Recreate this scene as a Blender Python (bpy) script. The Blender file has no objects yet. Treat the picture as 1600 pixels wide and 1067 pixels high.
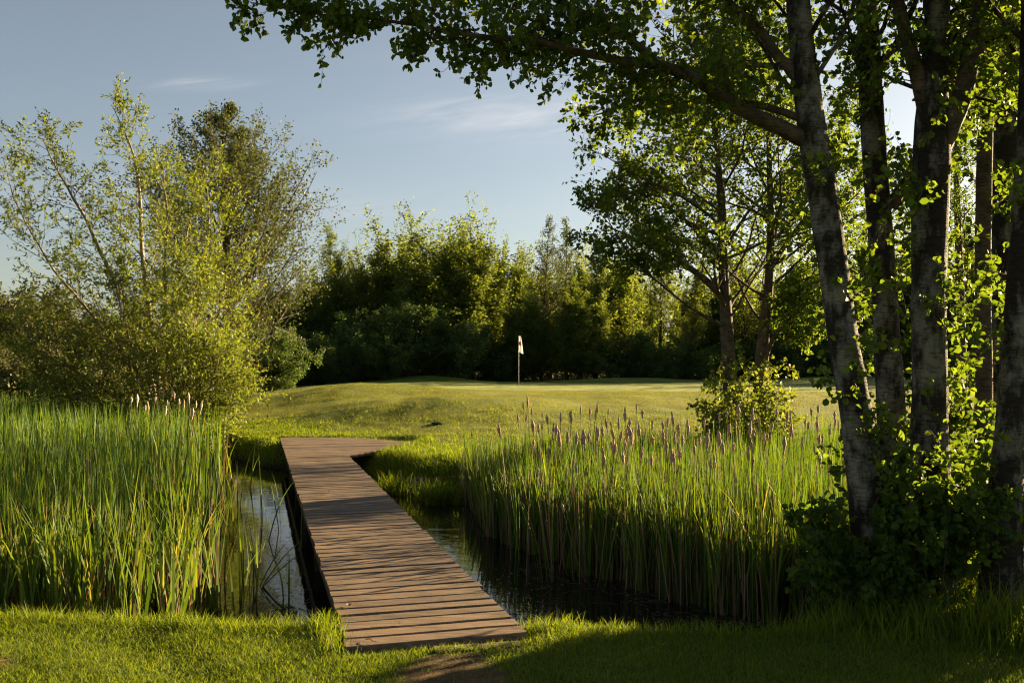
import bpy, math, random
import numpy as np
from mathutils import Vector

# ------------------------------------------------------------------ basics
F, CX, HY, CAMZ = 1422.0, 800.0, 568.0, 1.6      # focal length (px), principal column, horizon row, eye height
WATER = -0.45
SUN_AZ, SUN_EL = math.radians(54), math.radians(15)
scene = bpy.context.scene
COL = scene.collection
UP = np.array([0, 0, 1.0])


def P3(px, py, d):
    return np.array([(px - CX) / F * d, d, CAMZ + (HY - py) / F * d])


def smooth(a, b, x):
    t = np.clip((x - a) / (b - a), 0, 1)
    return t * t * (3 - 2 * t)


def norm(v):
    return v / np.maximum(np.linalg.norm(v, axis=-1, keepdims=True), 1e-9)


def vnoise(x, y, seed=0):
    x = np.asarray(x, float); y = np.asarray(y, float)
    xi = np.floor(x).astype(np.int64); yi = np.floor(y).astype(np.int64)
    fx = x - xi; fy = y - yi
    fx = fx * fx * (3 - 2 * fx); fy = fy * fy * (3 - 2 * fy)

    def h(a, b):
        n = (a * 374761393 + b * 668265263 + seed * 1442695041) & 0x7fffffff
        n = ((n ^ (n >> 13)) * 1274126177) & 0x7fffffff
        return ((n ^ (n >> 16)) & 0xffff) / 65535.0
    return (h(xi, yi) * (1 - fx) + h(xi + 1, yi) * fx) * (1 - fy) + (h(xi, yi + 1) * (1 - fx) + h(xi + 1, yi + 1) * fx) * fy


def fbm(x, y, seed=0, o=3):
    s, a, t = 0, 1.0, 0
    for k in range(o):
        s = s + a * vnoise(x * 2 ** k, y * 2 ** k, seed + k * 17); t += a; a *= .5
    return s / t - .5


# ------------------------------------------------------------------ geometry store
class Geo:
    def __init__(s):
        s.v = []; s.q = []; s.t = []; s.qm = []; s.tm = []; s.n = 0

    def add(s, verts, quads=None, tris=None, mat=0):
        verts = np.asarray(verts, float).reshape(-1, 3)
        if quads is not None and len(quads):
            q = np.asarray(quads, np.int64).reshape(-1, 4) + s.n
            s.q.append(q); s.qm.append(np.full(len(q), mat, np.int32))
        if tris is not None and len(tris):
            t = np.asarray(tris, np.int64).reshape(-1, 3) + s.n
            s.t.append(t); s.tm.append(np.full(len(t), mat, np.int32))
        s.v.append(verts); s.n += len(verts)

    def box(s, c, sx, sy, sz, ux=(1, 0, 0), uy=(0, 1, 0), mat=0, taper=1.0):
        ux = np.array(ux, float); uy = np.array(uy, float); uz = np.cross(ux, uy)
        vs = []
        for k in (-1, 1):
            f = taper if k > 0 else 1
            for a, b in ((-1, -1), (1, -1), (1, 1), (-1, 1)):
                vs.append(np.array(c) + ux * a * sx / 2 * f + uy * b * sy / 2 * f + uz * k * sz / 2)
        s.add(vs, [(3, 2, 1, 0), (4, 5, 6, 7), (0, 1, 5, 4), (1, 2, 6, 5), (2, 3, 7, 6), (3, 0, 4, 7)], mat=mat)

    def build(s, name, mats, parent=None, smooth_=True):
        me = bpy.data.meshes.new(name)
        v = np.concatenate(s.v) if s.v else np.zeros((0, 3))
        q = np.concatenate(s.q) if s.q else np.zeros((0, 4), np.int64)
        t = np.concatenate(s.t) if s.t else np.zeros((0, 3), np.int64)
        me.vertices.add(len(v)); me.vertices.foreach_set('co', v.astype(np.float32).ravel())
        nl = len(q) * 4 + len(t) * 3
        me.loops.add(nl)
        me.loops.foreach_set('vertex_index', np.concatenate([q.ravel(), t.ravel()]).astype(np.int32))
        me.polygons.add(len(q) + len(t))
        st = np.concatenate([np.arange(len(q)) * 4, len(q) * 4 + np.arange(len(t)) * 3]).astype(np.int32)
        me.polygons.foreach_set('loop_start', st)
        mi = np.concatenate((s.qm or [np.zeros(0, np.int32)]) + (s.tm or [np.zeros(0, np.int32)]))
        me.polygons.foreach_set('material_index', mi.astype(np.int32))
        me.polygons.foreach_set('use_smooth', np.full(len(mi), smooth_, bool))
        for m in (mats if isinstance(mats, (list, tuple)) else [mats]):
            me.materials.append(m)
        me.update()
        o = bpy.data.objects.new(name, me); COL.objects.link(o)
        if parent is not None:
            o.parent = parent
        return o


def tag(o, label=None, cat=None, group=None, kind=None):
    for k, v in (('label', label), ('category', cat), ('group', group), ('kind', kind)):
        if v:
            o[k] = v
    return o


def empty(name, loc, label, cat, group=None):
    o = bpy.data.objects.new(name, None); COL.objects.link(o)
    o.location = loc; o.empty_display_size = .2
    return tag(o, label, cat, group)


def copy_tree(o, parent=None, label=None, loc=None, rz=None, sc=None):
    c = o.copy(); COL.objects.link(c)
    if parent is not None:
        c.parent = parent
    for ch in list(o.children):
        copy_tree(ch, c)
    if label: c['label'] = label
    if loc is not None: c.location = loc
    if rz is not None: c.rotation_euler = (0, 0, rz)
    if sc is not None: c.scale = sc
    return c


# ------------------------------------------------------------------ materials
def new_mat(name):
    m = bpy.data.materials.new(name); m.use_nodes = True
    nt = m.node_tree; nt.nodes.clear()
    out = nt.nodes.new('ShaderNodeOutputMaterial')
    return m, nt, out


def N(nt, typ, **kw):
    n = nt.nodes.new(typ)
    for k, v in kw.items():
        if k in n.inputs: n.inputs[k].default_value = v
        else: setattr(n, k, v)
    return n


def ramp(nt, stops):
    r = nt.nodes.new('ShaderNodeValToRGB')
    e = r.color_ramp.elements
    while len(e) < len(stops): e.new(.5)
    for k, (p, c) in enumerate(stops):
        e[k].position = p; e[k].color = (*c, 1)
    return r


def leaf_mat(name, stops, trans=.45, tcol=(1.5, 1.35, .5), rough=.55, spec=.2):
    """leaf surface: reflecting front, light shining through; every leaf its own tint"""
    m, nt, out = new_mat(name); L = nt.links.new
    geo = N(nt, 'ShaderNodeNewGeometry'); oi = N(nt, 'ShaderNodeObjectInfo')
    ad = N(nt, 'ShaderNodeMath', operation='MULTIPLY_ADD'); L(oi.outputs['Random'], ad.inputs[0]); ad.inputs[1].default_value = .3
    mm = N(nt, 'ShaderNodeMath', operation='MULTIPLY'); L(geo.outputs['Random Per Island'], mm.inputs[0]); mm.inputs[1].default_value = .7
    L(mm.outputs[0], ad.inputs[2])
    r = ramp(nt, stops); L(ad.outputs[0], r.inputs[0])
    pb = N(nt, 'ShaderNodeBsdfPrincipled'); pb.inputs['Roughness'].default_value = rough
    pb.inputs['Specular IOR Level'].default_value = spec
    L(r.outputs[0], pb.inputs['Base Color'])
    mul = N(nt, 'ShaderNodeMix', data_type='RGBA', blend_type='MULTIPLY'); mul.inputs[0].default_value = 1
    L(r.outputs[0], mul.inputs[6]); mul.inputs[7].default_value = (*tcol, 1)
    tr = N(nt, 'ShaderNodeBsdfTranslucent'); L(mul.outputs[2], tr.inputs['Color'])
    mix = N(nt, 'ShaderNodeMixShader'); mix.inputs[0].default_value = trans
    L(pb.outputs[0], mix.inputs[1]); L(tr.outputs[0], mix.inputs[2]); L(mix.outputs[0], out.inputs[0])
    return m


def bark_mat(name, pale, dark, scale=6, zs=.35, thr=.5, width=.12, bump=.6):
    m, nt, out = new_mat(name); L = nt.links.new
    tc = N(nt, 'ShaderNodeTexCoord'); mp = N(nt, 'ShaderNodeMapping')
    mp.inputs['Scale'].default_value = (scale, scale, scale / zs * .25)
    L(tc.outputs['Object'], mp.inputs[0])
    n1 = N(nt, 'ShaderNodeTexNoise', Scale=1.0, Detail=6, Roughness=.65); L(mp.outputs[0], n1.inputs[0])
    mp2 = N(nt, 'ShaderNodeMapping'); mp2.inputs['Scale'].default_value = (14, 14, 70); L(tc.outputs['Object'], mp2.inputs[0])
    n2 = N(nt, 'ShaderNodeTexNoise', Scale=1.0, Detail=4, Roughness=.6); L(mp2.outputs[0], n2.inputs[0])
    r = ramp(nt, [(thr - width, dark), (thr + width, pale)]); L(n1.outputs[0], r.inputs[0])
    r2 = ramp(nt, [(.36, (.35, .33, .3)), (.5, (1, 1, 1))]); L(n2.outputs[0], r2.inputs[0])
    mu = N(nt, 'ShaderNodeMix', data_type='RGBA', blend_type='MULTIPLY'); mu.inputs[0].default_value = .8
    L(r.outputs[0], mu.inputs[6]); L(r2.outputs[0], mu.inputs[7])
    pb = N(nt, 'ShaderNodeBsdfPrincipled', Roughness=.85); pb.inputs['Specular IOR Level'].default_value = .2
    L(mu.outputs[2], pb.inputs['Base Color'])
    ad = N(nt, 'ShaderNodeMath', operation='ADD'); L(n1.outputs[0], ad.inputs[0]); L(n2.outputs[0], ad.inputs[1])
    b = N(nt, 'ShaderNodeBump', Strength=bump, Distance=.02); L(ad.outputs[0], b.inputs['Height']); L(b.outputs[0], pb.inputs['Normal'])
    L(pb.outputs[0], out.inputs[0])
    return m


def plain_mat(name, col, rough=.7, var=.25, scale=8, spec=.3, bump=0):
    m, nt, out = new_mat(name); L = nt.links.new
    tc = N(nt, 'ShaderNodeTexCoord'); n = N(nt, 'ShaderNodeTexNoise', Scale=scale, Detail=5, Roughness=.6); L(tc.outputs['Object'], n.inputs[0])
    c = np.array(col)
    r = ramp(nt, [(.3, tuple(c * (1 - var))), (.7, tuple(np.minimum(c * (1 + var), 1)))]); L(n.outputs[0], r.inputs[0])
    pb = N(nt, 'ShaderNodeBsdfPrincipled', Roughness=rough); pb.inputs['Specular IOR Level'].default_value = spec
    L(r.outputs[0], pb.inputs['Base Color'])
    if bump:
        b = N(nt, 'ShaderNodeBump', Strength=bump, Distance=.02); L(n.outputs[0], b.inputs['Height']); L(b.outputs[0], pb.inputs['Normal'])
    L(pb.outputs[0], out.inputs[0])
    return m


def wood_mat():
    m, nt, out = new_mat('weathered_planks'); L = nt.links.new
    geo = N(nt, 'ShaderNodeNewGeometry'); tc = N(nt, 'ShaderNodeTexCoord')
    mp = N(nt, 'ShaderNodeMapping'); mp.inputs['Rotation'].default_value = (0, 0, DECK_ROT); mp.inputs['Scale'].default_value = (3, 60, 30)
    ofs = N(nt, 'ShaderNodeVectorMath', operation='SCALE'); cb = N(nt, 'ShaderNodeCombineXYZ')
    L(geo.outputs['Random Per Island'], cb.inputs[0]); L(geo.outputs['Random Per Island'], cb.inputs[2]); L(cb.outputs[0], ofs.inputs[0]); ofs.inputs['Scale'].default_value = 37
    L(tc.outputs['Object'], mp.inputs[0])
    av = N(nt, 'ShaderNodeVectorMath', operation='ADD'); L(mp.outputs[0], av.inputs[0]); L(ofs.outputs[0], av.inputs[1])
    grain = N(nt, 'ShaderNodeTexNoise', Scale=1.0, Detail=6, Roughness=.65, Distortion=.4); L(av.outputs[0], grain.inputs[0])
    blot = N(nt, 'ShaderNodeTexNoise', Scale=3.2, Detail=6, Roughness=.7); L(tc.outputs['Object'], blot.inputs[0])
    g = ramp(nt, [(.25, (.042, .029, .02)), (.5, (.128, .089, .059)), (.75, (.215, .158, .11))]); L(grain.outputs[0], g.inputs[0])
    pl = ramp(nt, [(0, (.78, .77, .76)), (.5, (.95, .93, .9)), (1, (1.15, 1.1, 1.04))]); L(geo.outputs['Random Per Island'], pl.inputs[0])
    m1 = N(nt, 'ShaderNodeMix', data_type='RGBA', blend_type='MULTIPLY'); m1.inputs[0].default_value = 1
    L(g.outputs[0], m1.inputs[6]); L(pl.outputs[0], m1.inputs[7])
    bl = ramp(nt, [(.32, (.5, .47, .42)), (.5, (1, 1, 1)), (.72, (1.25, 1.15, 1.0))]); L(blot.outputs[0], bl.inputs[0])
    m2 = N(nt, 'ShaderNodeMix', data_type='RGBA', blend_type='MULTIPLY'); m2.inputs[0].default_value = .8
    L(m1.outputs[2], m2.inputs[6]); L(bl.outputs[0], m2.inputs[7])
    sp = N(nt, 'ShaderNodeTexNoise', Scale=55, Detail=3, Roughness=.6); L(tc.outputs['Object'], sp.inputs[0])
    sr = ramp(nt, [(.70, (0, 0, 0)), (.76, (1, 1, 1))]); L(sp.outputs[0], sr.inputs[0])
    m3 = N(nt, 'ShaderNodeMix', data_type='RGBA'); L(sr.outputs[0], m3.inputs[0]); L(m2.outputs[2], m3.inputs[6]); m3.inputs[7].default_value = (.32, .25, .17, 1)
    pb = N(nt, 'ShaderNodeBsdfPrincipled', Roughness=.72); pb.inputs['Specular IOR Level'].default_value = .3
    L(m3.outputs[2], pb.inputs['Base Color'])
    b = N(nt, 'ShaderNodeBump', Strength=.5, Distance=.006); L(grain.outputs[0], b.inputs['Height']); L(b.outputs[0], pb.inputs['Normal'])
    L(pb.outputs[0], out.inputs[0])
    return m


DU = np.array([-.2708, .9627, 0]); DV = np.array([.9627, .2708, 0])     # along / across the boardwalk
DECK_ROT = -math.atan2(DV[1], DV[0])

LEAF = dict(
    alder=leaf_mat('alder_leaf', [(0, (.034, .064, .012)), (.5, (.06, .105, .018)), (1, (.10, .14, .022))], .52, (2.5, 2.1, .6)),
    willow=leaf_mat('willow_leaf', [(0, (.075, .115, .016)), (.5, (.14, .185, .026)), (1, (.21, .24, .038))], .45, (1.6, 1.4, .6)),
    dark=leaf_mat('dark_leaf', [(0, (.036, .05, .012)), (.5, (.062, .085, .018)), (1, (.115, .135, .026))], .4, (1.6, 1.4, .6)),
    far=leaf_mat('woodland_leaf', [(0, (.055, .078, .017)), (.5, (.10, .135, .027)), (1, (.155, .19, .04))], .54, (1.75, 1.6, .55)),
    thorn=leaf_mat('hawthorn_leaf', [(0, (.03, .055, .014)), (.5, (.058, .098, .022)), (1, (.09, .135, .03))], .45, (1.4, 1.3, .6)),
    olive=leaf_mat('grey_willow_leaf', [(0, (.055, .06, .022)), (.5, (.085, .092, .03)), (1, (.12, .125, .04))], .3, (1.4, 1.3, .6)),
    grass=leaf_mat('lawn_blade', [(0, (.05, .085, .010)), (.5, (.105, .145, .014)), (.88, (.17, .195, .02)), (1, (.36, .27, .10))], .5, (1.75, 1.7, .36), .6, .15),
    rough=leaf_mat('rough_blade', [(0, (.05, .075, .010)), (.5, (.115, .14, .014)), (.85, (.2, .18, .022)), (1, (.28, .21, .05))], .45, (1.8, 1.6, .45), .6, .2),
    reed=leaf_mat('reed_blade', [(0, (.03, .07, .011)), (.4, (.065, .125, .017)), (.75, (.13, .18, .026)), (.9, (.21, .22, .05)), (1, (.34, .25, .12))], .42, (1.7, 1.5, .5), .55, .2),
    straw=leaf_mat('dry_reed_stalk', [(0, (.12, .07, .038)), (.6, (.25, .16, .085)), (1, (.42, .30, .18))], .2, (1.2, 1.1, .8), .6, .3),
)
BARK = dict(
    birch=bark_mat('pale_flaking_bark', (.19, .172, .14), (.026, .02, .015), 6, .5, .54, .07, 1.0),
    brown=bark_mat('brown_bark', (.13, .095, .065), (.035, .025, .018), 9, .3, .5, .2, .6),
    twig=plain_mat('twig_bark', (.085, .06, .042), .8, .3),
    pale=plain_mat('pale_twig_bark', (.22, .165, .09), .7, .3),
)


# ------------------------------------------------------------------ plant shapes
def tubes(g, P, R, sides, rng, mat=0, rough=0.0):
    m, n, _ = P.shape
    if m == 0: return
    T = norm(np.gradient(P, axis=1))
    md = norm(P[:, -1] - P[:, 0])
    ref = norm(np.cross(md, norm(rng.normal(size=(m, 3)))))
    S = norm(np.cross(T, ref[:, None, :])); B = np.cross(T, S)
    a = np.arange(sides) / sides * 2 * np.pi
    RR = np.repeat(R[:, :, None], sides, 2)
    if rough:
        k1 = rng.random((m, 1, 1)) * 6.3
        zz = np.cumsum(np.linalg.norm(np.diff(P, axis=1, prepend=P[:, :1]), axis=2), 1)[:, :, None]
        RR = RR * (1 + rough * (np.sin(a * 3 + zz * 4.1 + k1) * .5 + np.sin(a * 2 - zz * 2.7 + k1 * 2) * .7 + np.sin(zz * 9 + a + k1) * .5) + rough * .6 * rng.normal(size=RR.shape))
    V = P[:, :, None, :] + RR[..., None] * (np.cos(a)[None, None, :, None] * S[:, :, None, :] + np.sin(a)[None, None, :, None] * B[:, :, None, :])
    i = np.arange(n - 1)[:, None] * sides; j = np.arange(sides)[None, :]; j2 = (j + 1) % sides
    q = np.stack([i + j, i + j2, i + sides + j2, i + sides + j], -1).reshape(-1, 4)
    Q = (np.arange(m)[:, None, None] * n * sides + q[None]).reshape(-1, 4)
    g.add(V.reshape(-1, 3), Q, mat=mat)


def spawn(P, R, m, t0, t1, ang, lenf, n, trop, wob, rk, rng, keep=1.0, maxr=.65, side=None, flat=0.0):
    Np, npt, _ = P.shape
    t = t0 + (t1 - t0) * (np.arange(m)[None] + rng.random((Np, m))) / m
    idx = np.repeat(np.arange(Np), m); t = t.ravel()
    if keep < 1:
        k = rng.random(len(t)) < keep; t = t[k]; idx = idx[k]
    f = np.clip(t, 0, .9999) * (npt - 1); i = f.astype(int); fr = (f - i)[:, None]
    pos = P[idx, i] * (1 - fr) + P[idx, i + 1] * fr
    tan = norm(P[idx, i + 1] - P[idx, i])
    rad = R[idx, i] * (1 - fr[:, 0]) + R[idx, i + 1] * fr[:, 0]
    plen = np.linalg.norm(np.diff(P, axis=1), axis=2).sum(1)[idx]
    rv = rng.normal(size=(len(t), 3))
    rv[:, 2] *= (1 - flat)
    if side is not None: rv += side
    perp = norm(rv - (rv * tan).sum(1, keepdims=True) * tan)
    a = rng.uniform(ang[0], ang[1], len(t))[:, None]
    d = np.cos(a) * tan + np.sin(a) * perp
    L = lenf(t, plen) * rng.uniform(.65, 1.3, len(t))
    out = np.empty((len(t), n, 3)); out[:, 0] = pos
    for s in range(1, n):
        d = norm(d + trop * UP + wob * rng.normal(size=d.shape))
        out[:, s] = out[:, s - 1] + d * (L / (n - 1))[:, None]
    s = np.linspace(0, 1, n)[None]
    r0 = np.minimum(rad * maxr, rk * L)[:, None]
    return out, r0 * (1 - .85 * s)


def leaves(g, P, per, size, asp, rng, fold=True, droop=.2, along=.5, t0=.15, upb=.5, keep=1.0, mat=0, jit=0.0, lref=0):
    m, n, _ = P.shape
    if m == 0: return
    idx = np.repeat(np.arange(m), per)
    if lref:      # short twigs carry fewer leaves
        ln = np.linalg.norm(np.diff(P, axis=1), axis=2).sum(1)
        idx = idx[rng.random(len(idx)) < np.clip(ln[idx] / (lref * np.median(ln)), .06, 1)]
    if keep < 1: idx = idx[rng.random(len(idx)) < keep]
    k = len(idx)
    f = rng.uniform(t0, .9999, k) * (n - 1); i = f.astype(int); fr = (f - i)[:, None]
    pos = P[idx, i] * (1 - fr) + P[idx, i + 1] * fr
    tan = norm(P[idx, i + 1] - P[idx, i])
    d = norm(tan * along + norm(rng.normal(size=(k, 3))) * .8 - UP * droop)
    nv = norm(rng.normal(size=(k, 3)) + UP * upb)
    nv = norm(nv - (nv * d).sum(1, keepdims=True) * d)
    w = np.cross(d, nv)
    L = rng.uniform(size[0], size[1], k)[:, None]; W = L * asp * rng.uniform(.8, 1.2, (k, 1))
    pos = pos + d * L * .15 + rng.normal(size=(k, 3)) * jit
    if fold:
        lift = nv * W * .22
        V = np.stack([pos, pos + d * L * .3 + w * W * .46 + lift, pos + d * L * .72 + w * W * .42 + lift, pos + d * L - nv * L * .06,
                      pos + d * L * .72 - w * W * .42 + lift, pos + d * L * .3 - w * W * .46 + lift], 1)
        b = np.arange(k)[:, None] * 6
        g.add(V.reshape(-1, 3), np.concatenate([b + [0, 1, 2, 3], b + [0, 3, 4, 5]]), mat=mat)
    else:
        V = np.stack([pos, pos + d * L * .45 + w * W * .5, pos + d * L, pos + d * L * .45 - w * W * .5], 1)
        b = np.arange(k)[:, None] * 4
        g.add(V.reshape(-1, 3), b + [0, 1, 2, 3], mat=mat)


def blades(g, base, length, width, az, lean, bend, rng, nseg=3, mat=0, twist=.5):
    """upright strips of grass or reed: base (k,3), lean = slope at the foot, bend = extra slope at the tip"""
    k = len(base)
    if k == 0: return
    s = np.linspace(0, 1, nseg + 1)
    h = np.stack([np.cos(az), np.sin(az), np.zeros(k)], 1)
    fa = az + np.pi / 2 + rng.normal(size=k) * twist
    wv = np.stack([np.cos(fa), np.sin(fa), np.zeros(k)], 1)
    hor = (lean[:, None] * s + bend[:, None] * s ** 3)
    ver = s[None] * np.sqrt(np.maximum(1 - np.minimum(hor, .95) ** 2 * .6, .1))
    C = base[:, None] + length[:, None, None] * (hor[..., None] * h[:, None] + ver[..., None] * UP)
    prof = np.minimum(1, (1 - s) * 2.2) * (.75 + .25 * np.minimum(1, s * 4))
    Wd = width[:, None] * prof[None] / 2
    Lf = C[:, :-1] - wv[:, None] * Wd[:, :-1, None]; Rt = C[:, :-1] + wv[:, None] * Wd[:, :-1, None]
    V = np.concatenate([np.stack([Lf, Rt], 2).reshape(k, -1, 3), C[:, -1:]], 1)
    nv = nseg * 2 + 1
    b = np.arange(k)[:, None, None] * nv
    q = np.array([[2 * i, 2 * i + 1, 2 * i + 3, 2 * i + 2] for i in range(nseg - 1)]).reshape(1, -1, 4)
    g.add(V.reshape(-1, 3), (b + q).reshape(-1, 4) if nseg > 1 else None, (b + np.array([[[nv - 3, nv - 2, nv - 1]]])).reshape(-1, 3), mat)


def poly(pts, n):
    pts = np.asarray(pts, float)
    s = np.concatenate([[0], np.cumsum(np.linalg.norm(np.diff(pts[:, :3], axis=0), axis=1))])
    u = np.linspace(0, s[-1], n)
    r = np.stack([np.interp(u, s, pts[:, k]) for k in range(pts.shape[1])], 1)
    for _ in range(2):
        r[1:-1] = .25 * r[:-2] + .5 * r[1:-1] + .25 * r[2:]
    return r


def px_limb(rows, n, base=None):
    """rows of (px, py, depth, width in px) -> polyline and radii in metres"""
    a = np.array([[*P3(x, y, d), .5 * w * d / F] for x, y, d, w in rows])
    r = poly(a, n)
    P = r[:, :3]
    if base is not None: P = P - base
    return P[None], r[None, :, 3]


# ------------------------------------------------------------------ terrain
def near_shore(x):
    return np.interp(x, [-40, -6, -3.5, -1.5, 0.2, 1.5, 2.3, 3.0, 4.5, 7, 40], [6.9, 6.3, 6.04, 5.74, 5.74, 5.58, 5.85, 6.5, 6.9, 7.2, 8])


def far_shore(x):
    return np.interp(x, [-40, -14, -8, -5, -3, -1.5, 0, 3, 6, 12, 40], [26, 24, 21.5, 17.6, 16.2, 14.3, 13.7, 13.8, 14.6, 16, 18])


def bump(x, y, cx, cy, sx, sy, a):
    return a * np.exp(-((x - cx) / sx) ** 2 - ((y - cy) / sy) ** 2)


def H(x, y):
    x = np.asarray(x, float); y = np.asarray(y, float)
    ns = near_shore(x) + .16 * fbm(x * 1.7, x * 0 + 3.3, 5); fs = far_shore(x) + .5 * fbm(x * .9, x * 0 + 8.1, 9)
    near = -.05 + .05 * fbm(x * .8, y * .8, 2) + .035 * fbm(x * 2.3, y * 2.3, 12) - .85 * smooth(-.1, 1.1, y - ns) ** .8
    far = -.85 + .85 * smooth(-.9, 1.7, y - fs)
    rise = .64 * smooth(3.0, 15, y - fs)
    far = far + rise * (1 - .6 * smooth(-7, -12, x))
    far = far + bump(x, y, -5.6, 29.0, 3.4, 4.0, .42) + bump(x, y, -2.6, 24.0, 3.4, 1.9, .36) + bump(x, y, -4.5, 49, 2.7, 2.6, .40) + bump(x, y, 6.5, 50, 4.5, 2.6, .30) + bump(x, y, 17, 47, 4, 3, .34) - .22 * smooth(44, 56, y) + bump(x, y, -15, 44, 5, 5, .3)
    far = far + .05 * fbm(x * .5, y * .35, 21) * smooth(1, 5, y - fs) + .06 * fbm(x * 2.1, y * 2.1, 4) * smooth(0, 2, y - fs)
    z = np.maximum(near, far)
    z = np.where(y < 9, near, np.where(y > 12, far, z))
    # path platform at the far end of the boardwalk lies flush with the turf
    rel = np.stack([x + .92, y - 5.15], -1)
    u = rel @ DU[:2]; v = rel @ DV[:2]
    plat = smooth(-.25, .15, v) * smooth(2.9, 2.4, v) * smooth(9.5, 10.6, u) * smooth(15.45, 15.15, u + .32 * np.maximum(v, 0)) * (1 - smooth(-.1, .25, v - 1.05 - .8 * (u - 10.75)))
    z = z * (1 - plat) + np.minimum(z, -.07) * plat
    nd = smooth(-.12, .0, v) * smooth(1.2, 1.08, v) * smooth(-.12, .0, u) * smooth(2.5, 2.2, u)
    z = z * (1 - nd) + np.minimum(z, -.075) * nd
    return z


def build_terrain():
    def axis(segs):
        out = [segs[0][0]]
        for a, b, st in segs:
            k = max(1, int(round((b - a) / st))); out += list(a + (b - a) * np.arange(1, k + 1) / k)
        return np.array(out)
    xs = axis([(-700, -120, 60), (-120, -40, 8), (-40, -14, 1.0), (-14, -6, .25), (-6, 5, .1), (5, 12, .25), (12, 40, 1.0), (40, 120, 8), (120, 700, 60)])
    ys = axis([(-60, -6, 6), (-6, 3.5, .5), (3.5, 7.8, .08), (7.8, 13, .4), (13, 22, .12), (22, 36, .3), (36, 60, .6), (60, 120, 6), (120, 900, 60)])
    X, Y = np.meshgrid(xs, ys); Z = H(X, Y)
    ny, nx = X.shape
    g = Geo()
    idx = np.arange(ny * nx).reshape(ny, nx)
    q = np.stack([idx[:-1, :-1], idx[:-1, 1:], idx[1:, 1:], idx[1:, :-1]], -1).reshape(-1, 4)
    g.add(np.stack([X, Y, Z], -1).reshape(-1, 3), q)
    # what the ground is made of
    turf = np.array([.075, .105, .011]); soil = np.array([.12, .072, .036]); mud = np.array([.022, .017, .012])
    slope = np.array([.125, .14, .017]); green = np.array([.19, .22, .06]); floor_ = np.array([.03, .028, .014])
    fs = far_shore(X); ns = near_shore(X)

    def mixc(c, b, w): return c * (1 - w[..., None]) + b * w[..., None]
    C = np.broadcast_to(turf, (*X.shape, 3)).copy()
    C = mixc(C, slope, smooth(2.2, 5.5, Y - fs + 2 * fbm(X * .6, Y * .6, 31)))
    C = mixc(C, green, smooth(30, 33, Y + 3 * fbm(X * .12, Y * .1, 3)) * smooth(-9, -5, X))
    C = mixc(C, turf * 1.2, smooth(43, 46, Y + 2 * fbm(X * .15, Y * .1, 7)))
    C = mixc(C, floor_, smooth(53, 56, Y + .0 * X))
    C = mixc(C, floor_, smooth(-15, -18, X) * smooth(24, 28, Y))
    C = mixc(C, mud, smooth(-.2, -.42, Z))
    C = mixc(C, soil, dirt_mask(X, Y))
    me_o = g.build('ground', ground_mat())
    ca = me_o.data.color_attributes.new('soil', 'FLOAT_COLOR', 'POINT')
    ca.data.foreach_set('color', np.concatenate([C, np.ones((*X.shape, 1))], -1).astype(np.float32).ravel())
    tag(me_o, kind='structure')


def dirt_mask(x, y):
    n = fbm(x * 3, y * 3, 44, 4)
    a = np.exp(-((x + .28 + .3 * (5.0 - y)*0) / .42) ** 2 - ((y - 4.72) / .55) ** 2)
    w = np.exp(-((x + 3.05) / .35) ** 2 - ((y - 5.05) / .12) ** 2) * .8
    return np.clip(smooth(.38, .62, np.maximum(a, w) + n * .7), 0, 1)


def ground_mat():
    m, nt, out = new_mat('turf_and_soil'); L = nt.links.new
    at = N(nt, 'ShaderNodeAttribute', attribute_name='soil')
    tc = N(nt, 'ShaderNodeTexCoord')
    n1 = N(nt, 'ShaderNodeTexNoise', Scale=14, Detail=8, Roughness=.7); L(tc.outputs['Object'], n1.inputs[0])
    n2 = N(nt, 'ShaderNodeTexNoise', Scale=.55, Detail=5, Roughness=.6); L(tc.outputs['Object'], n2.inputs[0])
    r1 = ramp(nt, [(.3, (.35, .42, .42)), (.5, (1, 1, 1)), (.72, (1.7, 1.5, 1.2))]); L(n1.outputs[0], r1.inputs[0])
    r2 = ramp(nt, [(.35, (.62, .72, .75)), (.65, (1.3, 1.18, 1.0))]); L(n2.outputs[0], r2.inputs[0])
    a = N(nt, 'ShaderNodeMix', data_type='RGBA', blend_type='MULTIPLY'); a.inputs[0].default_value = .9
    b = N(nt, 'ShaderNodeMix', data_type='RGBA', blend_type='MULTIPLY'); b.inputs[0].default_value = 1
    L(at.outputs['Color'], a.inputs[6]); L(r1.outputs[0], a.inputs[7]); L(a.outputs[2], b.inputs[6]); L(r2.outputs[0], b.inputs[7])
    pb = N(nt, 'ShaderNodeBsdfPrincipled', Roughness=.9); pb.inputs['Specular IOR Level'].default_value = .15
    L(b.outputs[2], pb.inputs['Base Color'])
    bp = N(nt, 'ShaderNodeBump', Strength=.9, Distance=.06); L(n1.outputs[0], bp.inputs['Height']); L(bp.outputs[0], pb.inputs['Normal'])
    L(pb.outputs[0], out.inputs[0])
    return m


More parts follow.
